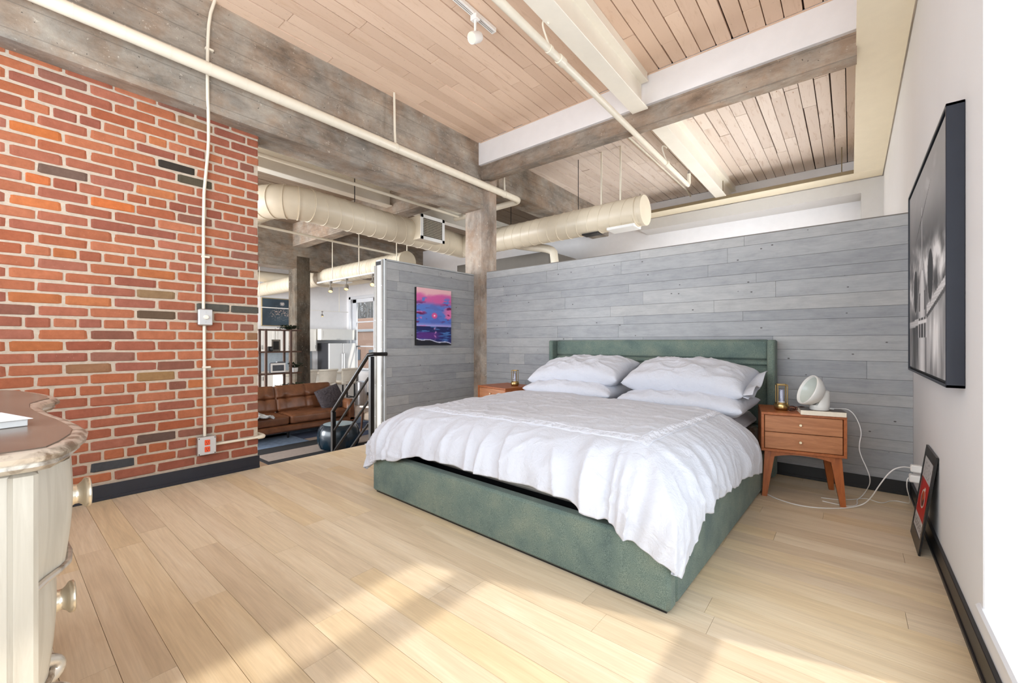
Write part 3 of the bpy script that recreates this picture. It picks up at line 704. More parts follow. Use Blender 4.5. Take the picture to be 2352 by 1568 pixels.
MB().box((-hw+.02, .02, 0.0), (hw-.02, bl-.02, .014)).build('base_plinth', MBLACK, bed)
MB().box((-hw+.071, .077, 0.15), (hw-.071, bl-.01, .17)).build('slat_deck', MBLACK, bed)
m = MB()
m.bbox((-1.035, bl, .012), (1.035, bl+.055, .40), .012)
m.bbox((-1.035, bl+.002, .40), (1.035, bl+.06, .885), .016); m.bbox((-1.035, bl+.002, .885), (1.035, bl+.06, .932), .014); m.bbox((-1.035, bl+.002, .932), (1.035, bl+.06, 1.10), .018)
m.build('headboard', MGREEN, bed, smooth=1)
for sx in (-1, 1):
    x0, x1 = sorted((sx*1.035, sx*1.088)); MB().bbox((x0, bl-.075, .012), (x1, bl+.062, 1.097), .012).build('headboard_wing', MGREEN, bed, smooth=1)
mt = thing('mattress', 'white mattress inside the green bed frame, edge showing under the duvet', 'mattress', (BX, BY, 0), BRZ)
def soft_box(a, b, r, sub=2):
    return MB().bbox(a, b, r)
MB().box((-.98, .19, .171), (.98, bl-.03, .259)).build('mattress_gap_shade', MBLACK, mt)  # black block stands in for the shaded gap below the mattress edge
soft_box((-.97, .155, .261), (.97, bl-.03, .40), .02).build('mattress_body', plain('beige_mattress_side', (206, 200, 190), .8), mt, smooth=1)
soft_box((-.965, .165, .402), (.965, bl-.03, .52), .05).build('fitted_sheet', MSHEET, mt, smooth=1)

def ease(a, b, x):
    t_ = max(0, min(1, (x-a)/(b-a))); return t_*t_*(3-2*t_)
XLt, XRt, YFt = -1.16, 1.115, -0.04       # hanging planes in bed space
A_, B_ = 0.34, 0.30
Q = 0.50                                 # arc length of rolled edge
def duvet_pt(X, Y, disp=True):
    """X, Y flat cloth coordinates; the cloth rolls over the left, right and foot edges"""
    xl, xr, yf = XLt+A_, XRt-A_, YFt+A_
    dx = X-xr if X > xr else (X-xl if X < xl else 0.0); dy = Y-yf if Y < yf else 0.0
    d = math.hypot(dx, dy); cx = min(max(X, xl), xr); cyy = max(Y, yf)
    H = 0.612 + 0.022*math.sin(1.3*X+0.6)*math.cos(1.1*Y) + 0.012*nz(X, Y, 3, 1.7)
    H += 0.02*math.exp(-((X+0.5)**2+(Y-1.5)**2)/0.3) - 0.02*math.exp(-((X+0.25)**2+(Y-0.75)**2)/0.12) - 0.028*ease(1.35, 1.75, Y)
    n_ = Vector((0, 0, 1)); p = Vector((cx, cyy, H))
    if d > 1e-6:
        ux, uy = dx/d, dy/d; th = min(d/Q, 1.0)*PI/2
        over = max(0.0, d-Q)
        sq_ = 1/max(abs(ux), abs(uy))**.9; sn = A_*math.sin(th)*(1+(sq_-1)*math.sin(th)**2)
        p = Vector((cx+ux*sn, cyy+uy*sn, H-B_*(1-math.cos(th))-over))
        n_ = Vector((ux*math.sin(th), uy*math.sin(th), math.cos(th)))
    if disp:
        hang = ease(0.02, 0.5, d)
        # coordinate running along the hem
        s_ = X if abs(dy) > abs(dx) else Y
        ang = math.atan2(dx, -dy) if d > 0.01 else 0
        fold = 0
        if hang > 0:
            k = (X*1.0 if dy < 0 and abs(dy) >= abs(dx)*0.6 else Y*1.0) + ang*0.16
            warp = 0.07*nz(X, Y, 1.5, 2.2)
            amp = (0.030 if dy < 0 and abs(dy) >= abs(dx) else 0.013)
            k2 = k+0.10*nz(k*2.5, 1.1)+0.35*d*nz(X*1.3, 6.6)
            fold = amp*hang*1.15*(nz(k2*7.5, d*1.2, 4)*1.3 + 0.8*(1-abs(nz(k2*5.2, d*1.5, 9)))**5 - .35 + 0.35*nz(k2*19, d*2, 2))
        wr = 0.008*noise.fractal(Vector((X*3.0+0.6*Y, Y*3.0, 1.2)), 1.0, 2.0, 4)
        q1 = nz(X*1.5+Y*.8, Y*4.2-X*.8, 9.0); q2 = nz(X*4.6-Y*2.2, Y*2.0+X*1.2, 4.0); q3 = nz(X*2.6+Y*2, Y*3.6-X, 14.0)
        wr += 0.010*max(0, 1-abs(q1)*7)*(.3+abs(nz(X*2, Y*2, 3))) + 0.011*max(0, 1-abs(q2)*8)*(.2+abs(nz(X*2, Y*2, 33))) + 0.006*max(0, 1-abs(q3)*9)
        p = p + n_*(fold+wr)
    return p
def hemY(X):      # flat cloth coordinate of the foot hem
    xl, xr, yf = XLt+A_, XRt-A_, YFt+A_
    drop = 0.455 + 0.03*nz(X*2.2, 3) + 0.012*nz(X*9, 7) + 0.07*ease(0.45, 0.8, X) + .06*ease(-.55, -.85, X)
    return yf-drop
def duvet_grid(i, j):   # i across 0..1, j head->foot 0..1
    xl, xr = XLt+A_, XRt-A_
    Yh = 1.60 + 0.03*nz(i*5, 2) - .10*i
    Xl = xl-0.56; Xr = xr+0.60
    X = Xl+(Xr-Xl)*i; Y = Yh+(hemY(X)-Yh)*j
    # right and left hem length vary along the bed
    if X > xr: X = xr+(X-xr)*(0.86+0.14*ease(0.2, 0.0, Y)+0.13*ease(.9, 1.6, Y)+0.05*nz(Y*5, 5)+0.03*nz(Y*17, 2)*ease(1.3, .8, Y))
    # round the corners of the cloth
    dx = max(0, X-xr, xl-X); dy = max(0, (YFt+A_)-Y)
    d = math.hypot(dx, dy)
    if dx > 0 and dy > 0 and d > .56:
        k = (.56+(d-.56)*0.42)/d; X = (xr+dx*k) if X > xr else (xl-dx*k); Y = (YFt+A_)-dy*k
    return X, Y
NU, NV = 300, 200
def dv(i, j):
    X, Y = duvet_grid(i, j); p = duvet_pt(X, Y)
    if p.z < 0.02: p.z = 0.02
    return p
duv = thing('duvet', 'white crinkled duvet with a Greek key border, hanging over the foot and right side', 'duvet', (BX, BY, 0), BRZ)
dm = MB().grid(dv, NU, NV).build('cover', MLINEN, duv, smooth=60)
sm = dm.modifiers.new('thickness', 'SOLIDIFY'); sm.thickness = 0.022; sm.offset = 1
# raised Greek key border
KEY = ["1111111111", "0000000000", "1111111110", "1000000010", "1011111010", "1010001010", "1010111010", "1010100010", "1010111110", "1010000000", "0000000000", "1111111111"]
def key_h(s_, w_):      # w_ 0..1 across
    rw = int(w_*12); rw = min(11, rw); cl = int((s_/0.0058)) % 10
    return 0.0028 if KEY[rw][cl] == '1' else 0.0006
def band(fn, length, width, name):
    ns = int(length/0.0029); nw = 24
    def g(i, j):
        s_ = i*length; X, Y = fn(s_, (j-0.5)*width); p = duvet_pt(X, Y); e = 1e-3
        a = duvet_pt(X+e, Y)-p; b = duvet_pt(X, Y+e)-p; n_ = a.cross(b).normalized()
        h = -0.004 if j in (0, 1) else key_h(s_+1e-6, min(j, .999))
        return p+n_*(h+0.0012)
    MB().grid(g, ns, nw).build(name, MBAND, duv)
band(lambda s_, w_: (-0.80+s_, 0.245+w_), 1.69, 0.062, 'greek_key_band')
band(lambda s_, w_: (0.86-w_, 0.245-.03+s_), 1.30, 0.062, 'greek_key_band')

# pillows
def pillow(name, label, loc, rx, ry, rz, w_, d_, t_, seed, flap=0, group='white bed pillows', sag=0.0):
    rr = random.Random(seed); NP = 72
    root = thing(name, label, 'pillow', loc, 0, group); root.rotation_euler = (math.radians(rx), math.radians(ry), math.radians(rz))
    def srf(u, v, sgn):
        a = 2*u-1; b = 2*v-1
        e = max(0.0, (1-abs(a)**2.6))*max(0.0, (1-abs(b)**2.4)); h = (t_/2)*(e**0.42)
        pin = 1-0.055*(1-b*b)*abs(a)**4; pinb = 1-0.09*(1-a*a)*abs(b)**4
        x = a*w_/2*pin; y_ = b*d_/2*pinb
        env = e**0.35
        wr = 0.014*noise.fractal(Vector((a*2.2+seed, b*2.0, sgn)), 1.0, 2.0, 2)
        wr += 0.016*(1-abs(nz(a*2.4+b*1.5+seed, b*1.9-a*1.0, sgn*2)))**5 - 0.006
        wr += 0.006*(1-abs(nz(a*5.0-b*2.4+seed*2, b*3.2, sgn*3)))**4
        z_ = sgn*(h + wr*env) - sag*(a*a)*0.5
        return Vector((x, y_+0.01*nz(a*3, b*3, seed), z_))
    m = MB(); m.grid(lambda u, v: srf(u, v, 1), NP, NP); m.grid(lambda u, v: srf(1-u, v, -1), NP, NP)
    o = m.build('pillowcase', MLINEN, root, smooth=70)
    bm = bmesh.new(); bm.from_mesh(o.data); bmesh.ops.remove_doubles(bm, verts=bm.verts, dist=0.002); bm.to_mesh(o.data); bm.free()
    if flap:
        f = MB().grid(lambda u, v: Vector((flap*(w_/2-0.03+u*0.085), (v-.5)*d_*0.93, (0.03*math.sin(v*9)*u+0.02*u-0.006))), 12, 40)
        f2 = MB().grid(lambda u, v: Vector((flap*(w_/2-0.03+u*0.06), (v-.5)*d_*0.95, (-0.045*math.sin(v*PI)*u-.02*u+.01*math.sin(v*15)*u))), 12, 40)
        for k_ in (f, f2):
            g = k_.build('pillowcase_flap', MLINEN, root, smooth=70); s2 = g.modifiers.new('t', 'SOLIDIFY'); s2.thickness = .003
    return root
pillow('pillow', 'lower left white pillow, mostly covered by the one above it', (-2.03, 3.52, .635), 2, 0, -2, 0.94, 0.54, 0.21, 3)
pillow('pillow', 'lower right white pillow beside the wooden nightstand', (-1.03, 3.49, .615), 3, 0, -3, 0.95, 0.56, 0.21, 11)
pillow('pillow', 'upper left white pillow with a pinched tip against the headboard', (-2.02, 3.58, .79), 15, -3, -3, 0.98, 0.50, 0.28, 21)
pillow('pillow', 'upper right white pillow with open flap at its end', (-1.03, 3.55, .785), 15, 2, -3, 0.93, 0.52, 0.29, 33, flap=1)

# ================================================================ nightstands
def m_wood(name, c1, c2, axis=(1, 8, 8), rough=0.4):
    t = NT(name, rough, spec=0.4); v = t.pos(axis, obj=True)
    g = t.noise(v, 3.2, 6, 0.62, 1.4); h = t.noise(t.pos(tuple(k*6 for k in axis), obj=True), 3, 3, .6)
    c = t.ramp(g, [(0.3, L(c1)), (0.7, L(c2))]); c = t.mix(0.25, c, t.mix(1.0, c, t.ramp(h, [(.3, (.7, .7, .7)), (.7, (1.2, 1.2, 1.2))]), 'MULTIPLY'))
    t.color(c); t.bump(h, .05, .001); return t.m
MWOODH = m_wood('acorn_wood_front', (158, 100, 64), (192, 132, 90)); MWOODC = m_wood('acorn_wood_case', (150, 84, 46), (182, 108, 62), (8, 1, 8))
MWOODL = m_wood('acorn_wood_leg', (150, 80, 38), (184, 106, 54), (8, 8, 1))
MBRASS = NT('brass', 0.28, 1.0).color(L((186, 158, 106))).m
MKNOB = plain('pale_brass_knob', (236, 220, 186), 0.3, 0.3, var=.03)
def nightstand(loc, rz, label, w_=.482, d_=.40):
    t = thing('nightstand', label, 'nightstand', loc, rz, 'mid-century wooden nightstands')
    z0, z1, th = .318, .59, .018
    MB().bbox((0, 0, z1-th), (w_, d_, z1), .002).build('top_panel', MWOODC, t)
    MB().bbox((0, 0, z0), (w_, d_, z0+th), .002).build('bottom_panel', MWOODC, t)
    for x in (0, w_-th): MB().bbox((x, 0, z0+th), (x+th, d_, z1-th), .002).build('side_panel', MWOODC, t)
    MB().box((th, d_-.01, z0+th), (w_-th, d_-.002, z1-th)).build('back_panel', MWOODC, t)
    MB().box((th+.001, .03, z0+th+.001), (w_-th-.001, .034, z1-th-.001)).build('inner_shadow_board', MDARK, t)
    hh = (z1-z0-2*th-.010)/2
    for k in range(2):
        zz = z0+th+.003+k*(hh+.004)
        dr = MB().bbox((th+.004, .006, zz), (w_-th-.004, .024, zz+hh), .0015).build('drawer', MWOODH, t)
        MB().lathe([(0, .018), (.007, .018), (.0095, .015), (.0095, .012), (.004, .008), (.004, 0)], 20, Matrix.Translation((w_*.5-.012, .006, zz+hh*.52)) @ Matrix.Rotation(PI/2, 4, 'X')).build('knob', MKNOB, dr, smooth=1)
    for sx, x in ((-1, .055), (1, w_-.055)):
        for sy, yy in ((-1, .045), (1, d_-.05)):
            m = MB(); tx, ty = x, yy; bx, by = x+sx*.035, yy+sy*.03
            def sq(cx, cy_, cz, hx, hy): return [(cx-hx, cy_-hy, cz), (cx+hx, cy_-hy, cz), (cx+hx, cy_+hy, cz), (cx-hx, cy_+hy, cz)]
            m.add(sq(tx, ty, z0, .032, .018) + sq(bx, by, 0, .015, .013), [(0, 1, 2, 3), (7, 6, 5, 4), (4, 5, 1, 0), (5, 6, 2, 1), (6, 7, 3, 2), (7, 4, 0, 3)])
            m.build('leg', MWOODL, t)
    # arched front apron
    for yy in (.035, d_-.055):
        MB().grid(lambda u, v: Vector((.06+u*(w_-.12), yy, z0-.001-v*(.012+.030*abs(2*u-1)**2.2))), 20, 1).build('apron', MWOODC, t).modifiers.new('t', 'SOLIDIFY').thickness = .018
    return t
nightstand((-.490, 3.398, 0), math.radians(11.3), 'wooden two-drawer nightstand beside the power outlet, carrying the white lamp')
nightstand((-3.30, 3.47, 0), math.radians(-10), 'wooden nightstand half hidden behind the far side of the bed, brass lantern on it', .485, .44)

MCRYST = MGLASS; MLAV = plain('lavender_light_tube', (178, 180, 204), .25, var=.05)
def lantern(loc, label, sc=1.0, rz=.3):
    t = thing('lantern', label, 'lantern', loc, rz, 'brass table lanterns')
    MB().lathe([(0, 0), (.038, 0), (.040, .006), (.046, .010), (.048, .016), (.048, .040), (.046, .044), (.040, .046), (.036, .054), (0, .055)], 36).build('base', MBRASS, t, smooth=1)
    for a in range(4):
        c, s_ = math.cos(PI/4+a*PI/2), math.sin(PI/4+a*PI/2)
        MB().bbox((-.004, -.002, .045), (.004, .002, .178), .001, Matrix.Translation((c*.043, s_*.043, 0)) @ Matrix.Rotation(PI/4+a*PI/2+PI/2, 4, 'Z')).build('frame_bar', MBRASS, t)
    MB().tube([(.043*math.cos(i*PI/2+PI/4), .043*math.sin(i*PI/2+PI/4), .181) for i in range(5)], .0045, 8).build('top_ring', MBRASS, t)
    MB().lathe([(.0, .058), (.028, .058), (.028, .145), (.026, .148), (0, .148)], 28).build('glass_cylinder', MCRYST, t, smooth=1)
    MB().cyl((0, 0, .06), (0, 0, .146), .013, n=16).build('light_tube', MLAV, t, smooth=1)
    MB().lathe([(0, .0555), (.022, .0555), (.020, .060), (0, .061)], 20).build('diffuser', MLAMP, t, smooth=1)
    t.scale = (sc, sc, sc); return t
lantern((-.388, 3.575, .5905), 'brass lantern with a glass cylinder beside the white lamp')
lantern((-2.915, 3.665, .5905), 'brass lantern with a glass cylinder on the far nightstand', .95, .3)
# book under the lamp
MPAGE = plain('cream_page_block', (236, 226, 206), 0.7, var=.04, nscale=60)
def m_cover():
    t = NT('dark_photo_cover', 0.35); g = t.noise(t.pos(obj=True), 22, 4, .6, 1)
    t.color(t.ramp(g, [(.42, L((58, 44, 38))), (.55, L((84, 66, 52))), (.66, L((150, 136, 112)))])); return t.m
bk = thing('book', 'thick paperback with dark photo cover under the white lamp', 'book', (-.262, 3.425, .5905), math.radians(11.3))
MB().bbox((0.0, 0.0, 0), (.246, .185, .0305), .001).build('page_block', MPAGE, bk)
MB().bbox((-.001, -.001, .0306), (.247, .186, .0325), .0006).build('front_cover', m_cover(), bk)
# white dish lamp
MCER = plain('white_ceramic', (228, 228, 224), 0.28, var=.01)
lp = thing('table_lamp', 'white lamp with a tilted round dish on a stubby cylinder, standing on the book', 'lamp', (-.165, 3.50, .6232))
dn = Vector((-.80, -.43, .40)).normalized(); dq = dn.to_track_quat('Z', 'Y').to_matrix().to_4x4(); dc = Vector((-.052, -.040, .130))
prof = [(.0, -.082), (.035, -.078), (.065, -.062), (.09, -.035), (.103, -.006), (.106, .012), (.104, .018), (.099, .018), (.096, .010), (.086, -.016), (.064, -.044), (.035, -.058), (0, -.062)]
mbs = MB().lathe([(0, 0), (.052, 0), (.055, .004), (.057, .03), (.058, .06), (.058, .09), (.058, .115), (.055, .128), (.04, .134), (.02, .135), (0, .135)], 48)
def under_dish(p):
    p = Vector(p); s_ = (p-dc).dot(dn)
    if s_ > -.067: p.z = min(p.z, max(.035, p.z-(s_+.067)/dn.z))
    return tuple(p)
mbs.v = [under_dish(p) for p in mbs.v]
mbs.build('base', MCER, lp, smooth=60)
MB().lathe(prof, 56, Matrix.Translation(dc) @ dq).build('dish', MCER, lp, smooth=80)
MB().lathe([(0, -.050), (.03, -.046), (.06, -.034), (.082, -.014), (.0955, .006)], 48, Matrix.Translation(dc) @ dq).build('diffuser', plain('frosted_diffuser', (196, 204, 198), .25, var=.01), lp, smooth=80)
MB().tube([(.052, .035, .008), (.075, .05, .006)], .006, 8).build('plug_socket', MPLASTIC, lp)
# glasses lying on the nightstand
MTORT = plain('dark_tortoise_frame', (56, 28, 22), .2, var=.3, nscale=60)
gl = thing('eyeglasses', 'dark folded eyeglasses between the lantern and the book', 'eyeglasses', (-.30, 3.575, .5915), .35)
for x in (-.03, .03): MB().tube([(x+.024*math.cos(a), -.012, .018+.017*math.sin(a)) for a in [i*PI/8 for i in range(17)]], .0028, 6).build('rim', MTORT, gl, smooth=1)
MB().tube([(-.008, -.012, .024), (0, -.014, .027), (.008, -.012, .024)], .0025, 6).build('bridge', MTORT, gl)
MB().tube([(-.055, -.011, .022), (-.04, .006, .018), (.04, .016, .004)], .0028, 6).build('temple', MTORT, gl)
MB().tube([(.055, -.011, .022), (.045, .010, .014), (-.035, .026, .004)], .0028, 6).build('temple', MTORT, gl)

# ================================================================ outlet, chargers, cables
t = thing('wall_outlet', 'white outlet plate on the right wall near the corner', 'outlet')
MB().bbox((XR-.006, 3.43, .235), (XR-.0005, 3.50, .355), .003).build('plate', MPLASTIC, t)
for zz in (.272, .318): MB().bbox((XR-.009, 3.450, zz-.016), (XR-.006, 3.480, zz+.016), .005).build('socket', MPLASTIC, t)
t = thing('charger', 'upper white plug-in charger block in the wall outlet', 'charger')
MB().bbox((XR-.062, 3.442, .303), (XR-.0095, 3.484, .345), .006).build('body', MPLASTIC, t)
t = thing('charger', 'lower wider white charger block in the wall outlet', 'charger')
MB().bbox((XR-.068, 3.432, .245), (XR-.0095, 3.490, .287), .006).build('body', MPLASTIC, t)
def cable(label, pts, r=.0028, ends=()):
    t = thing('cable', label, 'cable')
    MB().tube(pts, r, 8, 3).build('cord', MPLASTIC, t, smooth=1)
    for p, d in ends:
        p = Vector(p); d = Vector(d).normalized(); MB().cyl(p, p+d*.028, .0055, n=10).build('connector', MPLASTIC, t)
    return t
cable('white charging cable arcing from the wall charger to the floor beside the bed', [(XR-.064, 3.463, .325), (.24, 3.42, .335), (.19, 3.40, .31), (.14, 3.42, .21), (.10, 3.50, .09), (.06, 3.58, .012), (-.03, 3.456, .004), (-.229, 3.323, .004), (-.405, 3.377, .004), (-.51, 3.505, .005)], .0034, [((-.51, 3.505, .007), (-.4, .9, .05))])
cable('white lamp cord looping down behind the nightstand to the floor', [(-.105, 3.54, .632), (-.05, 3.60, .629), (-.012, 3.62, .628), (.025, 3.60, .59), (.058, 3.60, .49), (.042, 3.60, .40), (.047, 3.60, .34), (.091, 3.62, .226), (.103, 3.66, .15), (.085, 3.78, .06), (.06, 3.80, .006), (.03, 3.697, .004), (.036, 3.603, .004), (.009, 3.534, .004), (-.049, 3.516, .004), (-.15, 3.53, .004)])
cable('thin white cable dangling from the lower charger along the floor', [(XR-.070, 3.455, .266), (.262, 3.45, .25), (.262, 3.46, .20), (.285, 3.56, .11), (.300, 3.75, .03), (.29, 3.84, .004), (.221, 3.851, .004), (.16, 3.713, .004), (.084, 3.792, .004), (.014, 3.694, .004), (-.056, 3.628, .004), (-.16, 3.60, .004)], .0024)
MINK = plain('ink_black', (26, 24, 26), .5)

# ================================================================ pictures
def art_mat(name, rough=0.5):
    m = bpy.data.materials.new(name); m.use_nodes = True; t = m.node_tree; a = t.nodes.new('ShaderNodeVertexColor'); a.layer_name = 'paint'
    b = t.nodes['Principled BSDF']; b.inputs['Roughness'].default_value = rough; t.links.new(a.outputs['Color'], b.inputs['Base Color']); return m
MART = art_mat('painted_print'); MARTG = art_mat('satin_print', 0.5)
def art(fn, corner, du, dv, nu, nv, name, parent, mat=None):
    """flat print: corner = lower left, du / dv = edge vectors, fn(u, v) -> sRGB"""
    c = Vector(corner); du = Vector(du); dv_ = Vector(dv)
    m = MB().grid(lambda u, v: c+du*u+dv_*v, nu, nv); o = m.build(name, mat or MART, parent)
    ca = o.data.color_attributes.new('paint', 'FLOAT_COLOR', 'POINT'); arr = []
    for i in range(nu+1):
        for j in range(nv+1):
            q = fn(i/nu, j/nv); arr += list(L(tuple(max(0, min(255, x)) for x in q))) + [1.0]
    ca.data.foreach_set('color', arr); return o
def lerp(a, b, t_): return tuple(x+(y-x)*t_ for x, y in zip(a, b))
def sm(a, b, x): return ease(a, b, x)
def fr_(x, y, s=0, o=4): return noise.fractal(Vector((x, y, s)), 1.0, 2.0, o)
def f_sunset(u, v):
    wv = 0.012*fr_(u*4, v*9, 3)
    if v < 0.33:
        c = lerp((34, 40, 110), (22, 34, 92), sm(.1, .33, v)); s_ = fr_(u*3, v*34, 5)
        c = lerp(c, (72, 120, 186), sm(.12, .45, s_)); c = lerp(c, (104, 48, 140), 0.8*sm(.16, .08, abs(v-.17)*2)*sm(.45, .2, abs(u-.3)))
        g = math.exp(-((u-.52-.02*math.sin(v*60))/.022)**2)*sm(.06, .14, v); c = lerp(c, (238, 170, 220), .85*g*(0.55+.45*math.sin(v*90)))
        e = .115-.085*u-.012*math.sin(u*13); 
        if v < e: c = (24, 26, 40)
        if abs(v-e) < .008: c = (204, 206, 232)
        return c
    t_ = (v-.33)/.67
    c = lerp((176, 168, 232), (84, 120, 208), sm(0, .12, t_)); c = lerp(c, (92, 128, 210), sm(.1, .4, t_))
    c = lerp(c, (214, 100, 168), sm(.50, .68, t_+.05*fr_(u*2, v*4, 8))); c = lerp(c, (240, 190, 196), sm(.78, .9, t_+.06*fr_(u*3, v*5, 2)))
    k = fr_(u*2.6+1, v*9, 11); side = sm(.12, .42, abs(u-.5))
    c = lerp(c, (228, 120, 180), sm(.15, .4, k)*side*sm(.7, .4, t_)); k2 = fr_(u*3+7, v*13, 21)
    c = lerp(c, (108, 22, 84), sm(.12, .32, k2)*(side*.9+.1)*sm(.72, .55, t_)*sm(.03, .1, t_))
    c = lerp(c, (90, 130, 210), sm(.22, .38, fr_(u*4, v*14, 31))*sm(.5, .62, t_)*sm(.84, .7, t_))
    d = math.hypot((u-.5)*.8, (v-.525)*1.25)
    c = lerp(c, (226, 86, 152), sm(.085, .045, d)); c = lerp(c, (255, 226, 240), sm(.028, .01, d)); return c
t = thing('canvas_painting', 'small canvas of a pink and blue sunset over the sea on the left plank wall', 'painting')
MB().bbox((-3.969, 3.105, 1.040), (-3.936, 3.652, 1.722), .002).build('canvas_edge', MDARK, t)
art(f_sunset, (-3.9355, 3.106, 1.041), (0, .545, 0), (0, 0, .680), 110, 140, 'painted_canvas', t)
def f_plane(u, v):
    # greyscale aircraft among clouds; v up
    n1 = fr_(u*2.2, v*2.6, 2, 5); n2 = fr_(u*7, v*8, 5, 5); st_ = fr_(u*1.4+v*3.2, (v-u)*1.0, 7, 4)
    g = 118+40*st_+26*n1
    if v > .48+.10*u: g = lerp((92,), (150,), sm(.5, .9, v))[0] + 60*sm(.15, .5, st_) + 14*n1
    cl = sm(.62+.10*math.sin(u*3), .50, v-.06*n1)*sm(.22, .42, v); bill = 178+150*fr_(u*7, v*7, 13, 6)
    g = g*(1-cl)+max(60, min(248, bill))*cl
    lo = sm(.36, .18, v); g = g*(1-lo)+(112+110*fr_(u*8, v*1.6, 17, 4)+40*(u > .5))*lo
    # wings
    w1 = abs(v-(.285+.10*(u-.52)/.48)) < .017+.012*(1-u) and u > .52
    w2 = abs(v-(.25-.02*(.36-u))) < .018 and u < .38
    if w1 or w2: g = 206 if (v*200) % 2 < 1 else 190
    if (abs(v-(.255+.10*(u-.52)/.48)) < .010 and u > .52): g = 84
    # fuselage
    cx = .445; hw_ = .125*min(1, max(.12, (0.62-v)/.24)) if v > .38 else .125
    if v < .62 and abs(u-cx) < hw_:
        q = (u-cx)/hw_; g = 214-78*q*q+10*n2-30*(q > .6)
        if .165 < v < .265: g = 64 if abs(abs(q)-.35) > .09 and abs(q) < .8 else 190
        if .24 < v < .255: g = 236
        if .30 < v < .40 and abs(abs(q)-.62) < .12: g = 72
    if abs(u-cx) < .010+.02*max(0, .66-v) and .50 < v < .82: g = 196-60*(u > cx)
    # tailplane
    a = (u-cx)*.62+(.775-.005); 
    if abs(v-(.775+(u-cx)*.42)) < .007*(1-abs(u-cx)/.26) and abs(u-cx) < .24: g = 42
    for ex, ey in ((.235, .42), (.665, .45)):
        d = ((u-ex)/.065)**2+((v-ey)/.115)**2
        if d < 1: g = 44+10*d
        elif d < 1.22: g = 150
    g = max(18, min(250, 128+(g-124)*1.22)); return (g, g, g+2)
t = thing('framed_photograph', 'large black and white print of a jet above clouds in deep black frame', 'picture')
px0, px1, pya, pyb, pza, pzb = .287, XR-.001, 2.325, 3.70, .902, 2.004
MNAVY = plain('blue_black_frame', (24, 29, 42), .38, var=.08)
for a, b in (((pya, pza), (pyb, pza+.012)), ((pya, pzb-.012), (pyb, pzb)), ((pya, pza), (pya+.012, pzb)), ((pyb-.012, pza), (pyb, pzb))):
    MB().bbox((px0, a[0], a[1]), (px1, b[0], b[1]), .0015).build('frame_side', MNAVY, t)
MB().box((px0+.012, pya+.012, pza+.012), (px0+.016, pyb-.012, pzb-.012)).build('backing', MDARK, t)
art(f_plane, (px0+.006, pyb-.024, pza+.024), (0, -(pyb-pya-.048), 0), (0, 0, pzb-pza-.048), 190, 170, 'photo_print', t, MARTG)
# poster leaning on the right wall
def f_poster(u, v):
    if v > .70:
        c = (196, 196, 198); k = fr_(u*14, v*30, 3)
        return lerp(c, (120, 120, 124), .6*sm(.2, .4, k)*sm(.98, .9, v)*(1 if .1 < u < .9 else 0))
    if v > .20:
        d = math.hypot((u-.5)/.20, (v-.46)/.125); c = lerp((186, 28, 22), (120, 20, 18), sm(.3, 0, u)*sm(.45, .65, v))
        if .84 < d < 1.0: c = (226, 214, 206)
        elif d < .84: c = lerp((196, 84, 44), (70, 26, 20), sm(.45, .38, v+.1*fr_(u*5, v*5, 1)))
        if .50 < u < .62 and .575 < v < .615: c = (226, 214, 206)
        return c if .02 < u < .98 else (216, 212, 210)
    c = (206, 204, 204)
    if .05 < v < .15 and .08 < u < .92:
        k = int((u-.08)/.084*2); f = ((u-.08)/.084) % 1
        if f < .30 or (f < .8 and (((k*7) % 5 == 0 and v > .12) or ((k*3) % 4 == 1 and v < .075) or ((k*5) % 3 == 0 and .09 < v < .11))): c = (40, 38, 40)
    if .165 < v < .185 and .3 < u < .7 and int(u*90) % 2: c = (90, 88, 90)
    return c
t = thing('poster', 'small red and white poster in thin black frame leaning against the right wall', 'poster')
O = Vector((.272, 3.285, .001)); du = Vector((0, -.352, 0)); dvv = Vector((.0655, 0, .505)); nn = du.normalized().cross(dvv.normalized())*-1
if nn.x > 0: nn = -nn
def slab(name, u0, v0, u1, v1, d0, d1, mat):
    pts = []
    for dd in (d0, d1):
        for (a, b) in ((u0, v0), (u1, v0), (u1, v1), (u0, v1)): pts.append(O+du*a+dvv*b+nn*dd)
    m = MB().add(pts, [(0, 1, 2, 3), (7, 6, 5, 4), (0, 4, 5, 1), (1, 5, 6, 2), (2, 6, 7, 3), (3, 7, 4, 0)]); return m.build(name, mat, t)
slab('backing', 0, 0, 1, 1, 0, .004, MBLACK)
for nm, q in (('frame_side', (0, 0, 1, .13)), ('frame_side', (0, .90, 1, 1)), ('frame_side', (0, .13, .07, .90)), ('frame_side', (.90, .13, 1, .90))): slab(nm, *q, .004, .0085, MBLACK)
art(f_poster, O+du*.065+dvv*.125+nn*.0052, du*.84, dvv*.78, 120, 150, 'printed_sheet', t, MARTG)

# ================================================================ chest of drawers beside the camera
MSILV = NT('champagne_silver_paint', 0.42, .15, .4); _v = MSILV.pos((14, 14, 1.2)); _g = MSILV.noise(_v, 3, 5, .6, .6)
MSILV.color(MSILV.ramp(_g, [(.3, L((178, 170, 155))), (.6, L((198, 191, 177)))])); MSILV.bump(_g, .08, .001); MSILV = MSILV.m
MTAUPE = NT('taupe_glazed_top', 0.22, .1, .6); _g = MTAUPE.noise(MTAUPE.pos(), 5, 5, .6, .5)
MTAUPE.color(MTAUPE.ramp(_g, [(.3, L((90, 77, 67))), (.6, L((112, 97, 85)))])); MTAUPE = MTAUPE.m
MEDGE = NT('silver_leaf_edge', 0.3, .5, .5); _g = MEDGE.noise(MEDGE.pos(), 30, 4, .6, .5)
MEDGE.color(MEDGE.ramp(_g, [(.35, L((128, 112, 96))), (.55, L((208, 198, 184)))])); MEDGE = MEDGE.m
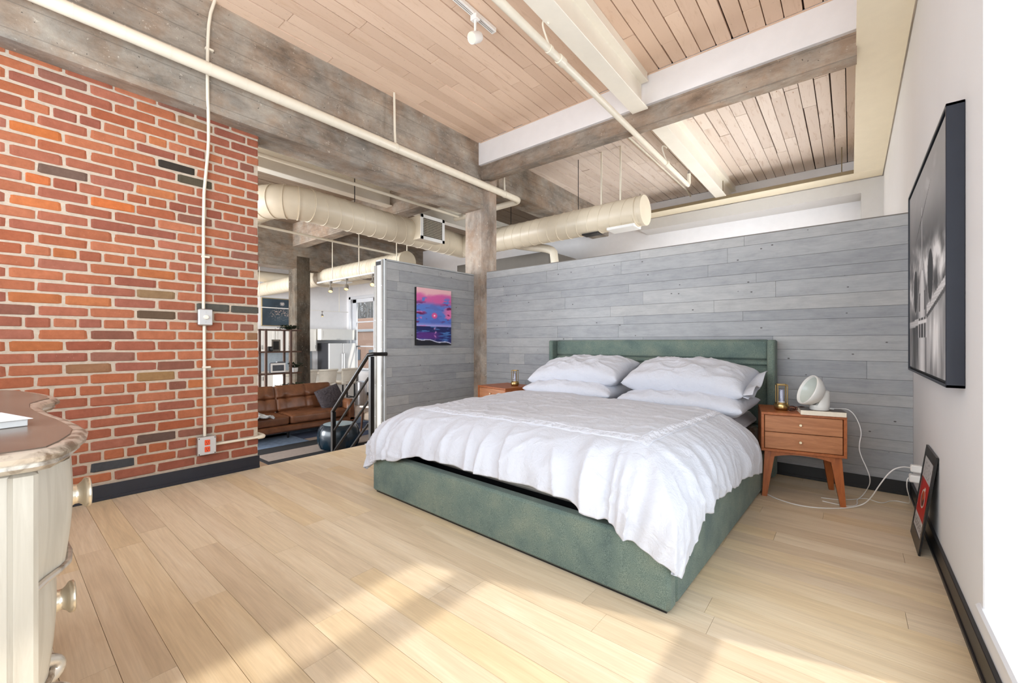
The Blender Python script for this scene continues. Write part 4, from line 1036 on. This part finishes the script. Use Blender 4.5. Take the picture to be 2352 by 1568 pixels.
ch = thing('chest_of_drawers', 'silvery painted chest with serpentine front and taupe top at the left edge', 'dresser')
FC = [(-1.040, .050), (-1.052, .072), (-1.10, .092), (-1.17, .112), (-1.24, .121), (-1.33, .118), (-1.43, .110), (-1.52, .098), (-1.62, .088), (-1.74, .082), (-1.84, .086), (-1.90, .105), (-1.96, .131), (-2.06, .13), (-2.15, .118), (-2.25, .10), (-2.36, .075), (-2.44, .05)]
def outline(off):
    pts = [Vector((x, y_, 0)) for x, y_ in FC]; out = []
    for i, p in enumerate(pts):
        a = pts[max(0, i-1)]; b = pts[min(len(pts)-1, i+1)]; d = (b-a).normalized(); n_ = Vector((d.y, -d.x, 0))
        if n_.y < 0: n_ = -n_
        out.append(p+n_*off)
    out[0].x = -1.040+off; out[0].y = .050+off*.6; out[-1].x = -2.44-off
    return [(p.x, p.y) for p in out] + [(-2.44-off, -.46), (-1.040+off, -.46)]
def solid(m, lays):
    """lays: list of (offset, z) rings"""
    rings = [[(x, y_, z_) for x, y_ in outline(o_)] for o_, z_ in lays]; n = len(rings[0]); vs = [p for r_ in rings for p in r_]
    fs = [(i*n+j, i*n+(j+1) % n, (i+1)*n+(j+1) % n, (i+1)*n+j) for i in range(len(rings)-1) for j in range(n)]
    fs += [tuple(range(n))[::-1], tuple((len(rings)-1)*n+k for k in range(n))]; m.add(vs, fs)
    return m
def fixn(o):
    bm = bmesh.new(); bm.from_mesh(o.data); bmesh.ops.recalc_face_normals(bm, faces=bm.faces); bm.to_mesh(o.data); bm.free(); return o
fixn(solid(MB(), [(-.030, .862), (-.012, .866), (-.004, .874), (-.006, .880), (.004, .884), (.006, .892), (-.002, .899), (-.012, .901)]).build('top_moulding', MEDGE, ch, smooth=50))
fixn(solid(MB(), [(-.016, .9005), (-.018, .903)]).build('top_panel', MTAUPE, ch))
MB().bbox((-2.42, -.46, .13), (-1.075, .028, .862), .004).build('case', MSILV, ch)
MB().bbox((-1.100, .016, .13), (-1.068, .050, .862), .006).build('corner_stile', MSILV, ch)
def front_y(x, k):
    pts = FC
    for (xa, ya), (xb_, yb) in zip(pts, pts[1:]):
        if xb_ <= x <= xa: q = (x-xa)/(xb_-xa); return (ya+(yb-ya)*q)*k-.0
    return .03
def drawer(z0, z1, k0, k1, name):
    m = MB(); x0, x1 = -1.082, -2.40
    def g(i, j):
        x = x0+(x1-x0)*i; z_ = z0+(z1-z0)*j; k = k0+(k1-k0)*j; b = .006*math.sin(PI*j)
        return Vector((x, max(.034, (front_y(x, k)-.014)*(min(1, .25+abs(x-x0)*9)) + (.030)*(1-min(1, .25+abs(x-x0)*9)))+b, z_))
    m.grid(g, 70, 10)
    m.grid(lambda i, j: (lambda p: Vector((p.x, .028+(p.y-.028)*j, z0)))(g(i, 0)), 70, 1)
    m.grid(lambda i, j: (lambda p: Vector((p.x, .028+(p.y-.028)*(1-j), z1)))(g(i, 1)), 70, 1)
    d_ = m.build(name, MSILV, ch, smooth=60)
    # carved edge along the bottom of each drawer
    MB().tube([g(i/40, 0)+Vector((0, .004, .004)) for i in range(41)], .006, 8).build('carved_edge', MEDGE, d_, smooth=1)
    for xx in (-1.26, -2.12):
        i = (xx-x0)/(x1-x0); p = g(i, .55)
        MB().lathe([(0, 0), (.023, 0), (.023, .004), (.020, .008), (.020, .014), (.024, .019), (.029, .022), (.031, .024), (.031, .030), (.028, .032), (0, .031)], 30, Matrix.Translation(p-Vector((0, .004, 0))) @ Matrix.Rotation(-PI/2, 4, 'X')).build('knob', MEDGE if False else MSILVK, d_, smooth=50)
MSILVK = NT('satin_silver_knob', 0.25, .75).color(L((226, 214, 192))).m
drawer(.650, .855, .90, .96, 'drawer'); drawer(.440, .644, .70, .78, 'drawer'); drawer(.235, .434, .60, .64, 'drawer')
MB().tube([(-1.16, .06, .43), (-1.18, .085, .41), (-1.19, .10, .375), (-1.175, .095, .34), (-1.16, .08, .33)], .016, 12, 2).build('carved_scroll', MEDGE, ch, smooth=1)
MB().tube([(-1.20, .05, .47), (-1.22, .078, .455), (-1.22, .083, .435), (-1.20, .06, .425)], .013, 12, 2).build('carved_scroll', MEDGE, ch, smooth=1)
for x, yy in ((-1.10, .02), (-1.10, -.42), (-2.39, .02), (-2.39, -.42)):
    MB().lathe([(0, 0), (.022, 0), (.030, .02), (.022, .06), (.030, .10), (.036, .13), (0, .13)], 20, Matrix.Translation((x, yy, 0))).build('foot', MSILV, ch, smooth=1)
bk2 = thing('book', 'white booklet with dark italic lettering on the chest of drawers', 'book')
MP = Matrix.Translation((-1.350, .048, .9035)) @ Matrix.Rotation(math.radians(14), 4, 'Z')
MB().bbox((-.16, -.20, 0), (.0, .0, .014), .001, MP).build('page_block', MPLASTIC, bk2)
MB().bbox((-.165, -.205, .0142), (.006, .006, .0155), .0005, MP).build('front_cover', MPLASTIC, bk2)
m = MB()
for k in range(9): m.box((-.05+.004*math.sin(k*2), -.15+k*.012, .0156), (-.03+.004*math.cos(k*3), -.142+k*.012, .0159), MP)
m.build('lettering', MINK, bk2, kind='stuff')

# ================================================================ stair railing
t = thing('stair_railing', 'black steel stair railing with four sloping bars at the platform edge', 'railing')
yr, xp, xq = 2.515, -3.935, -4.72
MB().bbox((xp-.022, yr-.022, 0), (xp+.022, yr+.022, .925), .003).build('post', MBLACK, t)
MB().bbox((xq-.022, yr-.022, ZF2), (xq+.022, yr+.022, .262), .003).build('post', MBLACK, t)
MB().tube([(xp+.01, yr+.18, .948), (xp, yr+.02, .95), (xp-.05, yr, .945), (xq+.01, yr, .285), (xq-.02, yr, .255)], .021, 14).build('handrail', MBLACK, t, smooth=1)
for k, z_ in enumerate((.70, .455, .215)):
    s_ = (.945-.285)/(xp-.05-(xq+.01)); xe = xq
    MB().tube([(xp-.02, yr, z_), (xp-.055, yr, z_-.004), (xe, yr, z_-.004-s_*(xp-.055-xe))], .0135, 8).build('bar', MBLACK, t)
MB().bbox((xp-.05, yr-.05, 0.0005), (xp+.05, yr+.05, .008), .002).build('base_plate', MSTEEL, t)

# ================================================================ sunken living room
MLEATH = NT('tan_brown_leather', 0.36, spec=.5); _g = MLEATH.noise(MLEATH.pos(), 6, 5, .6, .4); MLEATH.color(MLEATH.ramp(_g, [(.3, L((104, 66, 44))), (.7, L((134, 88, 60)))])); MLEATH.bump(MLEATH.noise(MLEATH.pos(), 90, 3, .6), .15, .002); MLEATH = MLEATH.m
sofa = thing('sofa', 'brown tufted leather sofa in the sunken living room', 'sofa', (-8.0, 2.12, ZF2))
def cushion(m, c, s_, tuft=(), puff=.03, n=26, mtx=None, crease=True):
    """soft block: c centre, s_ full size, tufts in the +z face (local)"""
    def f(ax, sg):
        def g(i, j):
            a = [0, 0, 0]; o = [k for k in range(3) if k != ax]; a[ax] = sg; a[o[0]] = 2*i-1; a[o[1]] = 2*j-1
            p = Vector((a[0]*s_[0]/2, a[1]*s_[1]/2, a[2]*s_[2]/2))
            r_ = .045; q = Vector([max(-h/2+r_, min(h/2-r_, x)) for x, h in zip(p, s_)]); d = p-q
            if d.length > 0: p = q+d.normalized()*r_
            w = (1-a[o[0]]**2)*(1-a[o[1]]**2)
            if ax == 2 and sg > 0:
                p.z += puff*w**.6
                for (tx, ty) in tuft:
                    dd = math.hypot(p.x-tx, p.y-ty); p.z -= .045*math.exp(-(dd/.05)**2)
                    if crease: p.z -= .014*math.exp(-((p.x-tx)/.012)**2)+.014*math.exp(-((p.y-ty)/.012)**2)*.8
            elif ax == 2: pass
            else: p[ax] += sg*puff*.35*w**.6
            return (mtx @ (p+Vector(c))) if mtx else p+Vector(c)
        return g
    for ax in range(3):
        for sg in (-1, 1): m.grid(f(ax, sg), n, n)
    return m
def cush(name, mat, parent, *a, **k):
    o = cushion(MB(), *a, **k).build(name, mat, parent, smooth=60)
    bm = bmesh.new(); bm.from_mesh(o.data); bmesh.ops.remove_doubles(bm, verts=bm.verts, dist=.003); bmesh.ops.recalc_face_normals(bm, faces=bm.faces); bm.to_mesh(o.data); bm.free(); return o
MB().bbox((-.92, 0, .13), (.03, 2.62, .255), .03).build('base_frame', MLEATH, sofa, smooth=1)
for k in range(2):
    cy0 = .19+1.12*k+.555
    cush('seat_cushion', MLEATH, sofa, (-.36, cy0, .345), (.80, 1.10, .165), tuft=((-.12, -.22), (-.12, .22)), puff=.02)
    Mx = Matrix.Translation((-.66, cy0, .66)) @ Matrix.Rotation(math.radians(72), 4, 'Y')
    cush('back_cushion', MLEATH, sofa, (0, 0, 0), (.50, 1.12, .17), tuft=((.0, -.37), (.0, .0), (.0, .37)), puff=.035, n=44, mtx=Mx)
for yy in (0, 2.44): MB().bbox((-.90, yy, .13), (.03, yy+.18, .60), .05).build('arm', MLEATH, sofa, smooth=1)
for x in (-.82, -.05):
    for yy in (.08, 1.30, 2.52): MB().cyl((x, yy, 0.012), (x, yy, .13), .016, .024, n=12).build('leg', MBLACK, sofa)
MFUR = plain('charcoal_shag_fabric', (74, 68, 72), .95, var=.3, nscale=60, bump=1)
pp = thing('throw_pillow', 'dark shaggy throw pillow at the right end of the sofa', 'pillow')
Mx = Matrix.Translation((-8.32, 4.38, -.08)) @ Matrix.Rotation(math.radians(16), 4, 'X') @ Matrix.Rotation(math.radians(66), 4, 'Y')
m = MB()
for sg in (-1, 1): m.grid(lambda u, v: Mx @ Vector(((u-.5)*.50*sg, (v-.5)*.50, sg*(.09*max(0, (1-abs(2*u-1)**2.5)*(1-abs(2*v-1)**2.5))**.45+.012*nz(u*22, v*22, sg)))), 40, 40)
m.build('cushion', MFUR, pp, smooth=60)
m = MB()
for _ in range(900):
    u, v = R.random(), R.random(); sg = R.choice((-1, 1)); h = sg*.09*max(0, (1-abs(2*u-1)**2.5)*(1-abs(2*v-1)**2.5))**.45
    p = Vector(((u-.5)*.50, (v-.5)*.50, h)); q = p+Vector((R.uniform(-.02, .02), R.uniform(-.02, .02), sg*.024)); m.add([Mx @ (p+Vector((.004, 0, 0))), Mx @ (p-Vector((.004, 0, 0))), Mx @ q], [(0, 1, 2)])
m.build('shag', MFUR, pp, kind='stuff')
bl_ = tag(MB().grid(lambda u, v: Vector((-8.42+.62*u+.02*nz(u*4, v*4), 2.55+.55*v+.05*nz(u*3, 9), -.275+.055*math.sin(PI*min(1, max(0, v)))**.5+.035*fr_(u*4, v*4, 3)+.03)), 40, 40).build('throw_blanket', plain('pale_grey_knit', (206, 212, 216), .9, var=.06, nscale=30, bump=.6), smooth=60), 'pale grey blanket crumpled on the left sofa seat', 'blanket')
bl_.modifiers.new('t', 'SOLIDIFY').thickness = .03
# rug
t = thing('rug', 'striped black, beige and blue rug under the ottoman', 'rug')
MRB = plain('rug_black', (20, 20, 24), .95, bump=.5); MRG = plain('rug_beige', (150, 138, 130), .95, var=.08, nscale=20, bump=.5); MRBL = plain('rug_denim_blue', (104, 124, 150), .95, var=.25, nscale=12, bump=.5); MRN = plain('rug_navy', (48, 60, 88), .95, var=.15, bump=.5)
zt = ZF2+.012
MB().box((-9.0, 2.50, ZF2+.0005), (-6.45, 6.2, ZF2+.010)).build('backing', MRB, t)
for a, b, mm in (((-6.80, 2.56), (-6.55, 6.14), None), ((-7.13, 2.56), (-6.66, 6.14), MRG), ((-7.50, 2.50), (-7.14, 3.75), MRB), ((-7.50, 3.76), (-7.14, 6.14), MRN), ((-8.5, 2.5), (-7.51, 3.55), MRBL), ((-7.72, 3.56), (-7.51, 6.14), MRG), ((-8.3, 3.56), (-7.73, 6.14), MRN), ((-8.98, 2.5), (-8.31, 6.14), MRBL)):
    if mm: MB().box((a[0], a[1], ZF2+.0101), (b[0], b[1], zt)).build('stripe', mm, t)
MB().box((-5.9, 3.6, ZF2+.0005), (-6.44, 6.2, ZF2+.011)).build('stripe', MRBL, t)
# pouf
MTEAL = NT('teal_black_leather', .25, spec=.6); MTEAL.color(L((14, 34, 46))); MTEAL = MTEAL.m
t = thing('ottoman', 'round dark teal leather ottoman behind the stair railing', 'ottoman', (-6.62, 3.62, ZF2+.012))
MB().lathe([(0, 0), (.22, 0), (.29, .03), (.325, .12), (.33, .22), (.315, .32), (.28, .385), (.24, .405)], 40).build('body', MTEAL, t, smooth=70)
MB().lathe([(.24, .405), (.20, .415), (.10, .42), (0, .42)], 40).build('top', plain('pale_teal_top', (140, 160, 168), .35), t, smooth=70)
m = MB()
for k in range(8):
    a = k*PI/4; m.tube([(c_*math.cos(a), c_*math.sin(a), h) for c_, h in ((.29, .03), (.327, .12), (.332, .22), (.317, .32), (.28, .388))], .004, 6)
m.build('seam', MTEAL, t, kind='stuff')
# armchair
MBEIGE = plain('taupe_upholstery', (158, 142, 126), .85, var=.05, nscale=14); MWALN = m_wood('walnut', (66, 42, 30), (94, 62, 42), (8, 8, 1)); MOAK = m_wood('pale_oak', (196, 160, 118), (216, 184, 144), (8, 8, 1))
t = thing('armchair', 'taupe upholstered armchair with wooden legs beside the ottoman', 'armchair', (-6.9, 4.75, ZF2+.012), math.radians(200))
cush('seat_cushion', MBEIGE, t, (0, 0, .37), (.68, .66, .16))
cush('back_cushion', MBEIGE, t, (0, 0, 0), (.62, .66, .14), mtx=Matrix.Translation((-.36, 0, .66)) @ Matrix.Rotation(math.radians(75), 4, 'Y'))
for sy in (-.35, .35):
    MB().bbox((-.30, sy-.03, .54), (.34, sy+.03, .575), .01).build('armrest', plain('pale_armrest', (214, 208, 200), .5), t)
    for x, dx in ((.28, .05), (-.30, -.06)): MB().cyl((x, sy, .545), (x+dx, sy, 0), .022, .014, n=12).build('leg', MWALN, t)
# etagere with its things
sh = thing('shelf_unit', 'open walnut etagere behind the sofa in front of the dark column', 'shelf', (-9.25, 3.30, ZF2))
for z_ in (.28, .66, 1.105, 1.55, 2.0): MB().bbox((-.17, 0, z_), (.17, .84, z_+.028), .003).build('shelf_board', MWALN, sh)
for x, yy in ((.16, .14), (.16, .62), (-.16, .14), (-.16, .62)): MB().bbox((x-.018, yy-.022, 0), (x+.018, yy+.022, 2.03), .003).build('post', MWALN, sh)
MLEAF = plain('dark_green_leaf', (34, 50, 32), .5, var=.25, nscale=30)
def plant(label, loc, r_, h, pot, n=26, droop=.3):
    t = thing('potted_plant', label, 'plant', loc)
    if pot: MB().lathe([(0, 0), (.045, 0), (.058, .02), (.062, .09), (.056, .095), (0, .085)], 24).build('pot', pot, t, smooth=1)
    m = MB()
    for k in range(n):
        a = R.uniform(0, 2*PI); l_ = r_*R.uniform(.5, 1); z0 = .08 if pot else 0; hh = h*R.uniform(.3, 1)
        pts = [Vector((0, 0, z0)), Vector((l_*.5*math.cos(a), l_*.5*math.sin(a), z0+hh)), Vector((l_*math.cos(a), l_*math.sin(a), z0+hh*(1-droop)))]
        for s_ in range(7):
            q = s_/6; p = pts[0]*(1-q)**2+pts[1]*2*q*(1-q)+pts[2]*q*q; b = a+R.choice((-1, 1))*1.1; w = .07*R.uniform(.6, 1)
            e = p+Vector((w*math.cos(b), w*math.sin(b), R.uniform(-.02, .03))); sd = Vector((-math.sin(b), math.cos(b), .4))*.019; mid = (p+e)/2
            m.add([p, mid+sd, e, mid-sd], [(0, 1, 2, 3)])
    m.build('foliage', MLEAF, t, kind='stuff'); return t
zs = lambda z_: ZF2+z_+.0285
plant('trailing dark plant on top of the etagere', (-9.22, 3.95, zs(2.0)), .22, .14, None, 34, .6)
plant('small plant in a white pot on the third shelf', (-9.16, 4.03, zs(1.105)), .15, .16, MPLASTIC, 22)
plant('spiky fern in a white pot low on the etagere', (-9.17, 3.80, zs(.66)), .24, .16, MPLASTIC, 40, .4)
plant('bushy fern in a white pot at the right end of the lower shelf', (-9.17, 4.05, zs(.66)), .22, .18, MPLASTIC, 40, .4)
t = thing('photo_frame', 'small dark picture frame on the upper shelf', 'frame', (-9.2, 3.58, zs(1.55)))
MB().bbox((0, 0, 0), (.025, .17, .24), .003).build('frame_border', plain('pewter_frame', (120, 114, 104), .5), t); MB().box((.0255, .03, .035), (.027, .14, .205)).build('print', MDARK, t)
t = thing('camera', 'dark old camera standing beside the small frame on the upper shelf', 'camera', (-9.12, 3.49, zs(1.55)))
MB().bbox((-.04, 0, 0), (.03, .08, .10), .008).build('body', MDARK, t); MB().cyl((.03, .04, .05), (.07, .04, .05), .026, n=18).build('lens', MBLACK, t)
t = thing('display_screen', 'rounded smart display with a grey screen on the middle shelf', 'display', (-9.13, 3.52, zs(1.105)))
MB().bbox((-.03, 0, 0), (.03, .31, .215), .022).build('body', plain('slate_casing', (48, 54, 66), .5), t); MB().bbox((.029, .012, .012), (.033, .298, .203), .012).build('bezel', MPLASTIC, t); MB().box((.0335, .045, .045), (.0345, .265, .165)).build('screen', plain('dim_screen', (70, 76, 86), .2, var=.3), t)
t = thing('camera', 'silver box camera behind the smart display', 'camera', (-9.30, 3.72, zs(1.105)))
MB().bbox((-.04, 0, 0), (.03, .15, .23), .01).build('body', plain('silver_leatherette', (150, 152, 156), .5), t); MB().cyl((.03, .075, .15), (.055, .075, .15), .035, n=20).build('lens', MBLACK, t)
t = thing('candle', 'green glass candle jar on the low shelf', 'candle', (-9.12, 3.52, zs(.66)))
MB().lathe([(0, 0), (.055, 0), (.06, .01), (.06, .17), (.055, .17), (.053, .02), (0, .02)], 24).build('jar', plain('green_glass', (104, 122, 88), .15), t, smooth=1); MB().lathe([(0, .022), (.052, .022), (.052, .13), (0, .13)], 20).build('wax', MCREAM, t)
# chandelier painting
def f_chand(u, v):
    c = lerp((40, 52, 62), (66, 84, 96), .5+.5*fr_(u*2, v*2, 2)); k = fr_(u*22, v*22, 4, 3); d = abs(math.hypot((u-.55)*1.1, (v-.45)*1.2))
    body = sm(.48, .2, d)*(1 if v > .15 else 0); ring = math.exp(-((v-.42-.1*math.cos((u-.55)*6))/.12)**2)
    c = lerp(c, (206, 180, 164), sm(.08, .35, k)*body*(.35+.65*ring)); d2 = math.hypot(u-.62, (v-.83))
    c = lerp(c, (206, 196, 190), sm(.1, .04, d2)*(.6+.4*(k > 0))); return c
t = thing('chandelier_painting', 'dark painting of a crystal chandelier in a thin gold frame above the kitchen cabinets', 'painting')
MGOLD = plain('thin_gold_frame', (168, 150, 116), .4, .4)
MB().bbox((XFAR+.001, 5.08, 1.56), (XFAR+.04, 6.05, 2.42), .004).build('frame_border', MGOLD, t)
art(f_chand, (XFAR+.042, 5.11, 1.585), (0, .91, 0), (0, 0, .81), 70, 70, 'painted_canvas', t)
# kitchen
MCAB = plain('white_cabinet_paint', (240, 238, 232), .4, var=.01); MTILE = plain('blue_grey_splashback', (150, 160, 168), .3, var=.15, nscale=6); MCTR = plain('white_countertop', (236, 230, 218), .3)
def cabinet(name, label, a, b, doors, axis='x', handle='v', group=None):
    """shaker cabinet, doors on the +x face"""
    t = thing(name, label, 'cabinet', group=group); MB().bbox(a, (b[0]-.02, b[1], b[2]), .003).build('carcass', MCAB, t)
    n = doors; w = (b[1]-a[1])/n
    for k in range(n):
        y0, y1 = a[1]+w*k+.004, a[1]+w*(k+1)-.004
        d = MB().bbox((b[0]-.0195, y0, a[2]+.004), (b[0]-.006, y1, b[2]-.004), .002).build('door', MCAB, t)
        fw = .055; m = MB()
        for q in (((y0, a[2]+.004), (y1, a[2]+fw)), ((y0, b[2]-fw), (y1, b[2]-.004)), ((y0, a[2]+fw), (y0+fw, b[2]-fw)), ((y1-fw, a[2]+fw), (y1, b[2]-fw))): m.box((b[0]-.006, q[0][0], q[0][1]), (b[0], q[1][0], q[1][1]))
        m.build('door_frame', MCAB, d)
        if handle == 'v':
            yy = y1-.035 if k % 2 == 0 else y0+.035; zz = a[2]+.14 if a[2] > .5 else b[2]-.14
            MB().tube([(b[0], yy, zz-.05), (b[0]+.025, yy, zz-.045), (b[0]+.025, yy, zz+.045), (b[0], yy, zz+.05)], .006, 8).build('handle', MBLACK, d)
        else: MB().tube([(b[0], (y0+y1)/2-.06, a[2]+.03), (b[0]+.02, (y0+y1)/2-.055, a[2]+.03), (b[0]+.02, (y0+y1)/2+.055, a[2]+.03), (b[0], (y0+y1)/2+.06, a[2]+.03)], .006, 8).build('handle', MSTEEL, d)
    return t
X0 = XFAR+.001
cabinet('wall_cabinet', 'white wall cabinet above the splashback, left of the dark column', (X0, 3.75, .78), (X0+.34, 5.35, 1.50), 4, group=None)
cabinet('wall_cabinet', 'white wall cabinet next to the refrigerator, right of the dark column', (X0, 5.36, .78), (X0+.34, 6.60, 1.50), 3)
cabinet('fridge_cabinet', 'low wide white cabinet above the refrigerator', (X0, 6.64, 1.14), (X0+.58, 7.80, 1.50), 1, handle='h')
cabinet('base_cabinet', 'white base cabinets along the kitchen wall', (X0, 3.2, ZF2), (X0+.60, 6.55, .16), 6)
tag(MB().bbox((X0, 3.18, .161), (X0+.64, 6.57, .20), .004).build('countertop', MCTR), 'white worktop along the kitchen wall', 'countertop')
tag(MB().box((X0, 3.18, .201), (X0+.012, 6.6, .779)).build('splashback', MTILE), 'blue grey tiled splashback between the counters', 'splashback')
t = thing('refrigerator', 'white two-door refrigerator with dark side under the low cabinet', 'refrigerator')
MB().bbox((X0, 6.80, ZF2), (X0+.70, 7.76, 1.04), .01).build('body', plain('graphite_fridge_side', (66, 66, 70), .5), t)
for a, b in ((6.805, 7.26), (7.27, 7.755)):
    d = MB().bbox((X0+.705, a, ZF2+.04), (X0+.77, b, 1.035), .012).build('door', MSILK if 'MSILK' in globals() else MPLASTIC, t)
    yy = b-.035 if a < 7 else a+.035; MB().tube([(X0+.77, yy, -.1), (X0+.81, yy, -.09), (X0+.81, yy, .7), (X0+.77, yy, .71)], .01, 8).build('handle', MSTEEL, d)
t = thing('coffee_maker', 'black coffee maker with blue lid on the kitchen counter', 'coffee maker', (X0+.35, 6.20, .2005))
MB().lathe([(0, 0), (.10, 0), (.09, .10), (.12, .24), (0, .24)], 24).build('body', MBLACK, t, smooth=1); MB().lathe([(0, .24), (.135, .24), (.135, .31), (.12, .32), (0, .32)], 24).build('lid', plain('blue_lid', (96, 140, 176), .3), t, smooth=1)
isl = thing('kitchen_island', 'white kitchen island with pale countertop behind the sofa', 'kitchen island')
MB().bbox((-12.1, 4.75, ZF2), (-11.45, 6.75, .20), .004).build('cabinet_body', MCAB, isl); MB().bbox((-12.15, 4.68, .201), (-11.35, 6.82, .245), .005).build('countertop', MCTR, isl)
def stool(loc, rz, label):
    t = thing('bar_stool', label, 'stool', loc, rz, 'white upholstered bar stools')
    MS = MCAB
    MB().bbox((-.22, -.22, .60), (.22, .22, .70), .03).build('seat', MBS, t, smooth=1)
    MB().grid(lambda u, v: Vector((.20+.05*v+.03*math.sin(PI*u), (u-.5)*(.42+.06*v), .66+v*.36)), 14, 10).build('backrest', MBS, t, smooth=60).modifiers.new('t', 'SOLIDIFY').thickness = .045
    MB().tube([(.25+.028*math.sin(PI*i/8), (i/8-.5)*.50, 1.025) for i in range(9)], .028, 10).build('back_roll', MBS, t, smooth=1)
    for x in (-.18, .18):
        for yy in (-.18, .18): MB().bbox((x-.018, yy-.018, 0), (x+.018, yy+.018, .60), .003).build('leg', MBLACK, t)
    for yy in (-.18, .18): MB().bbox((-.18, yy-.01, .22), (.18, yy+.01, .245), .002).build('footrest', MBLACK, t)
    MB().bbox((.17, -.18, .22), (.19, .18, .245), .002).build('footrest', MBLACK, t)
MBS = plain('ivory_faux_leather', (232, 226, 212), .45)
stool((-11.0, 5.05, ZF2), .1, 'white bar stool right of the dark column, nearest to it'); stool((-11.0, 5.62, ZF2), -.1, 'white bar stool in the middle of the island'); stool((-11.0, 6.2, ZF2), .05, 'white bar stool farthest from the dark column')
t = thing('trash_can', 'tall steel trash can beside the kitchen island', 'trash can', (-10.75, 6.55, ZF2))
MB().lathe([(0, 0), (.14, 0), (.15, .02), (.15, .60), (0, .60)], 28).build('body', MSTEEL, t, smooth=40); MB().lathe([(.152, .602), (.152, .64), (.10, .665), (0, .67)], 28).build('lid', MSTEEL, t, smooth=40)
# kitchen track and spots
t = thing('track_rail', 'white track with spotlights in front of the kitchen duct', 'track')
MB().bbox((-9.4, 4.62, 2.40), (-6.2, 4.66, 2.43), .003).build('rail', MLAMP, t)
for x in (-8.75, -7.7, -6.45): MB().cyl((x, 4.64, 2.43), (x, 4.64, ZC+.01), .010, n=8).build('hanger_rod', MPIPE, t)
MGS = plain('grey_lamp_body', (132, 126, 118), .4)
spot((-8.83, 4.64, 2.40), (.5, -.3, -.8), 'grey spotlight nearest the dark column on the far track', MGS, 1.25, 'spotlights on the far track', power=0)
spot((-8.18, 4.64, 2.40), (.4, -.3, -.85), 'grey spotlight in the middle of the far track', MGS, 1.25, 'spotlights on the far track', power=0)
spot((-7.22, 4.64, 2.40), (.55, -.5, -.65), 'lit grey spotlight on the far track, nearest the plank partition', MGS, 1.25, 'spotlights on the far track', power=12)
t = thing('track_rail', 'thin white track across the kitchen wall', 'track')
MB().bbox((-12.6, 4.4, 2.02), (-12.57, 7.2, 2.045), .003).build('rail', MLAMP, t)
for yy in (4.6, 6.9): MB().cyl((-12.585, yy, 2.04), (-12.585, yy, ZC), .008, n=8).build('hanger_rod', MPIPE, t)
spot((-12.585, 6.35, 2.02), (.4, 0, -.8), 'small spotlight on the kitchen wall track', MGS, .9, 'kitchen wall spotlights', power=0)
spot((-12.585, 5.55, 2.02), (.8, -.5, -.3), 'small lit spotlight beside the dark column on the kitchen wall track', MLAMP, .9, 'kitchen wall spotlights', power=0)
# kitchen window
win2 = empty('window_2', kind='structure')
x0, x1, z0, z1, yw = -13.55, -10.9, .12, 2.55, YFAR
for a, b in (((x0-.0, z0), (x0+.22, z1)), ((x1-.08, z0), (x1, z1)), ((x0, z1-.12), (x1, z1)), ((x0, z0), (x1, z0+.07)), ((-12.3, z0), (-12.2, z1))): MB().bbox((a[0], yw+.08, a[1]), (b[0], yw+.14, b[1]), .004).build('window_frame', MSILL, win2)
MB().bbox((x0-.1, yw-.03, z0-.04), (x1+.1, yw+.15, z0), .006).build('window_sill', MSILL, win2)
MB().bbox((x0-.10, yw-.018, z0), (x0+.02, yw-.001, z1+.09), .004).build('casing', MSILL, win2); MB().bbox((x0-.10, yw-.018, z1), (x1+.10, yw-.001, z1+.10), .004).build('casing', MSILL, win2)
MB().box((x0, yw, z0), (x0+.004, yw+.12, z1)).build('reveal', MSILL, win2)
for zz in (.93, 1.76): MB().bbox((x0+.2, yw+.085, zz-.02), (x1-.06, yw+.125, zz+.02), .003).build('sash_bar', MSILL, win2)
for a, b in ((-13.33, -12.3), (-12.2, -10.98)): MB().box((a, yw+.10, z0+.06), (b, yw+.104, z1-.12)).build('pane', MGLASS, win2)
baseboard('baseboard_kitchen', (-13.2, YFAR-.016, ZF2), (-4.3, YFAR-.001, ZF2+.10), MBASE2, '-y')
# buildings seen through the kitchen window
MBR2 = plain('distant_brick', (206, 164, 140), .9, var=.1); MRF = plain('pale_roof', (206, 206, 206), .8); MW2 = plain('distant_window', (120, 126, 132), .4)
t = thing('building', 'brick building with flat roofs seen through the kitchen window', 'building')
MB().bbox((-40, 19, -6), (-17, 27, 1.9), .05).build('wall', MBR2, t); MB().bbox((-40.2, 18.8, 1.901), (-16.8, 27.2, 2.1), .03).build('roof', MRF, t); MB().bbox((-37, 22, 2.101), (-24, 26, 3.3), .05).build('upper_storey', MBR2, t)
for x in (-38, -35.2, -32.4, -30, -27.6, -25.2, -22.8, -20.4): 
    f = MB().bbox((x, 18.93, -.4), (x+1.1, 18.999, .45), .01).build('window', MW2, t); MB().box((x+.5, 18.91, -.4), (x+.56, 18.929, .45)).build('mullion', MRF, f)
tw = thing('tree', 'bare grey trees on the slope beyond the brick building', 'tree')
m = MB()
for k in range(420):
    x = R.uniform(-90, -40); yy = R.uniform(48, 54); h = R.uniform(9, 13); m.cyl((x, yy, -6), (x+R.uniform(-1, 1), yy, h), .22, .05, n=5)
    for q in range(5):
        z_ = R.uniform(0, h); m.cyl((x, yy, z_), (x+R.uniform(-3, 3), yy, z_+R.uniform(1, 3)), .10, .03, n=4)
m.build('branches', plain('bare_bark', (170, 166, 162), .9), tw, kind='stuff')
tag(MB().bbox((-80, 8.2, -7.0), (30, 70, -6.0), .1).build('street_ground', plain('asphalt', (120, 120, 118), .9)), 'ground outside the building', 'ground')['kind'] = 'structure'
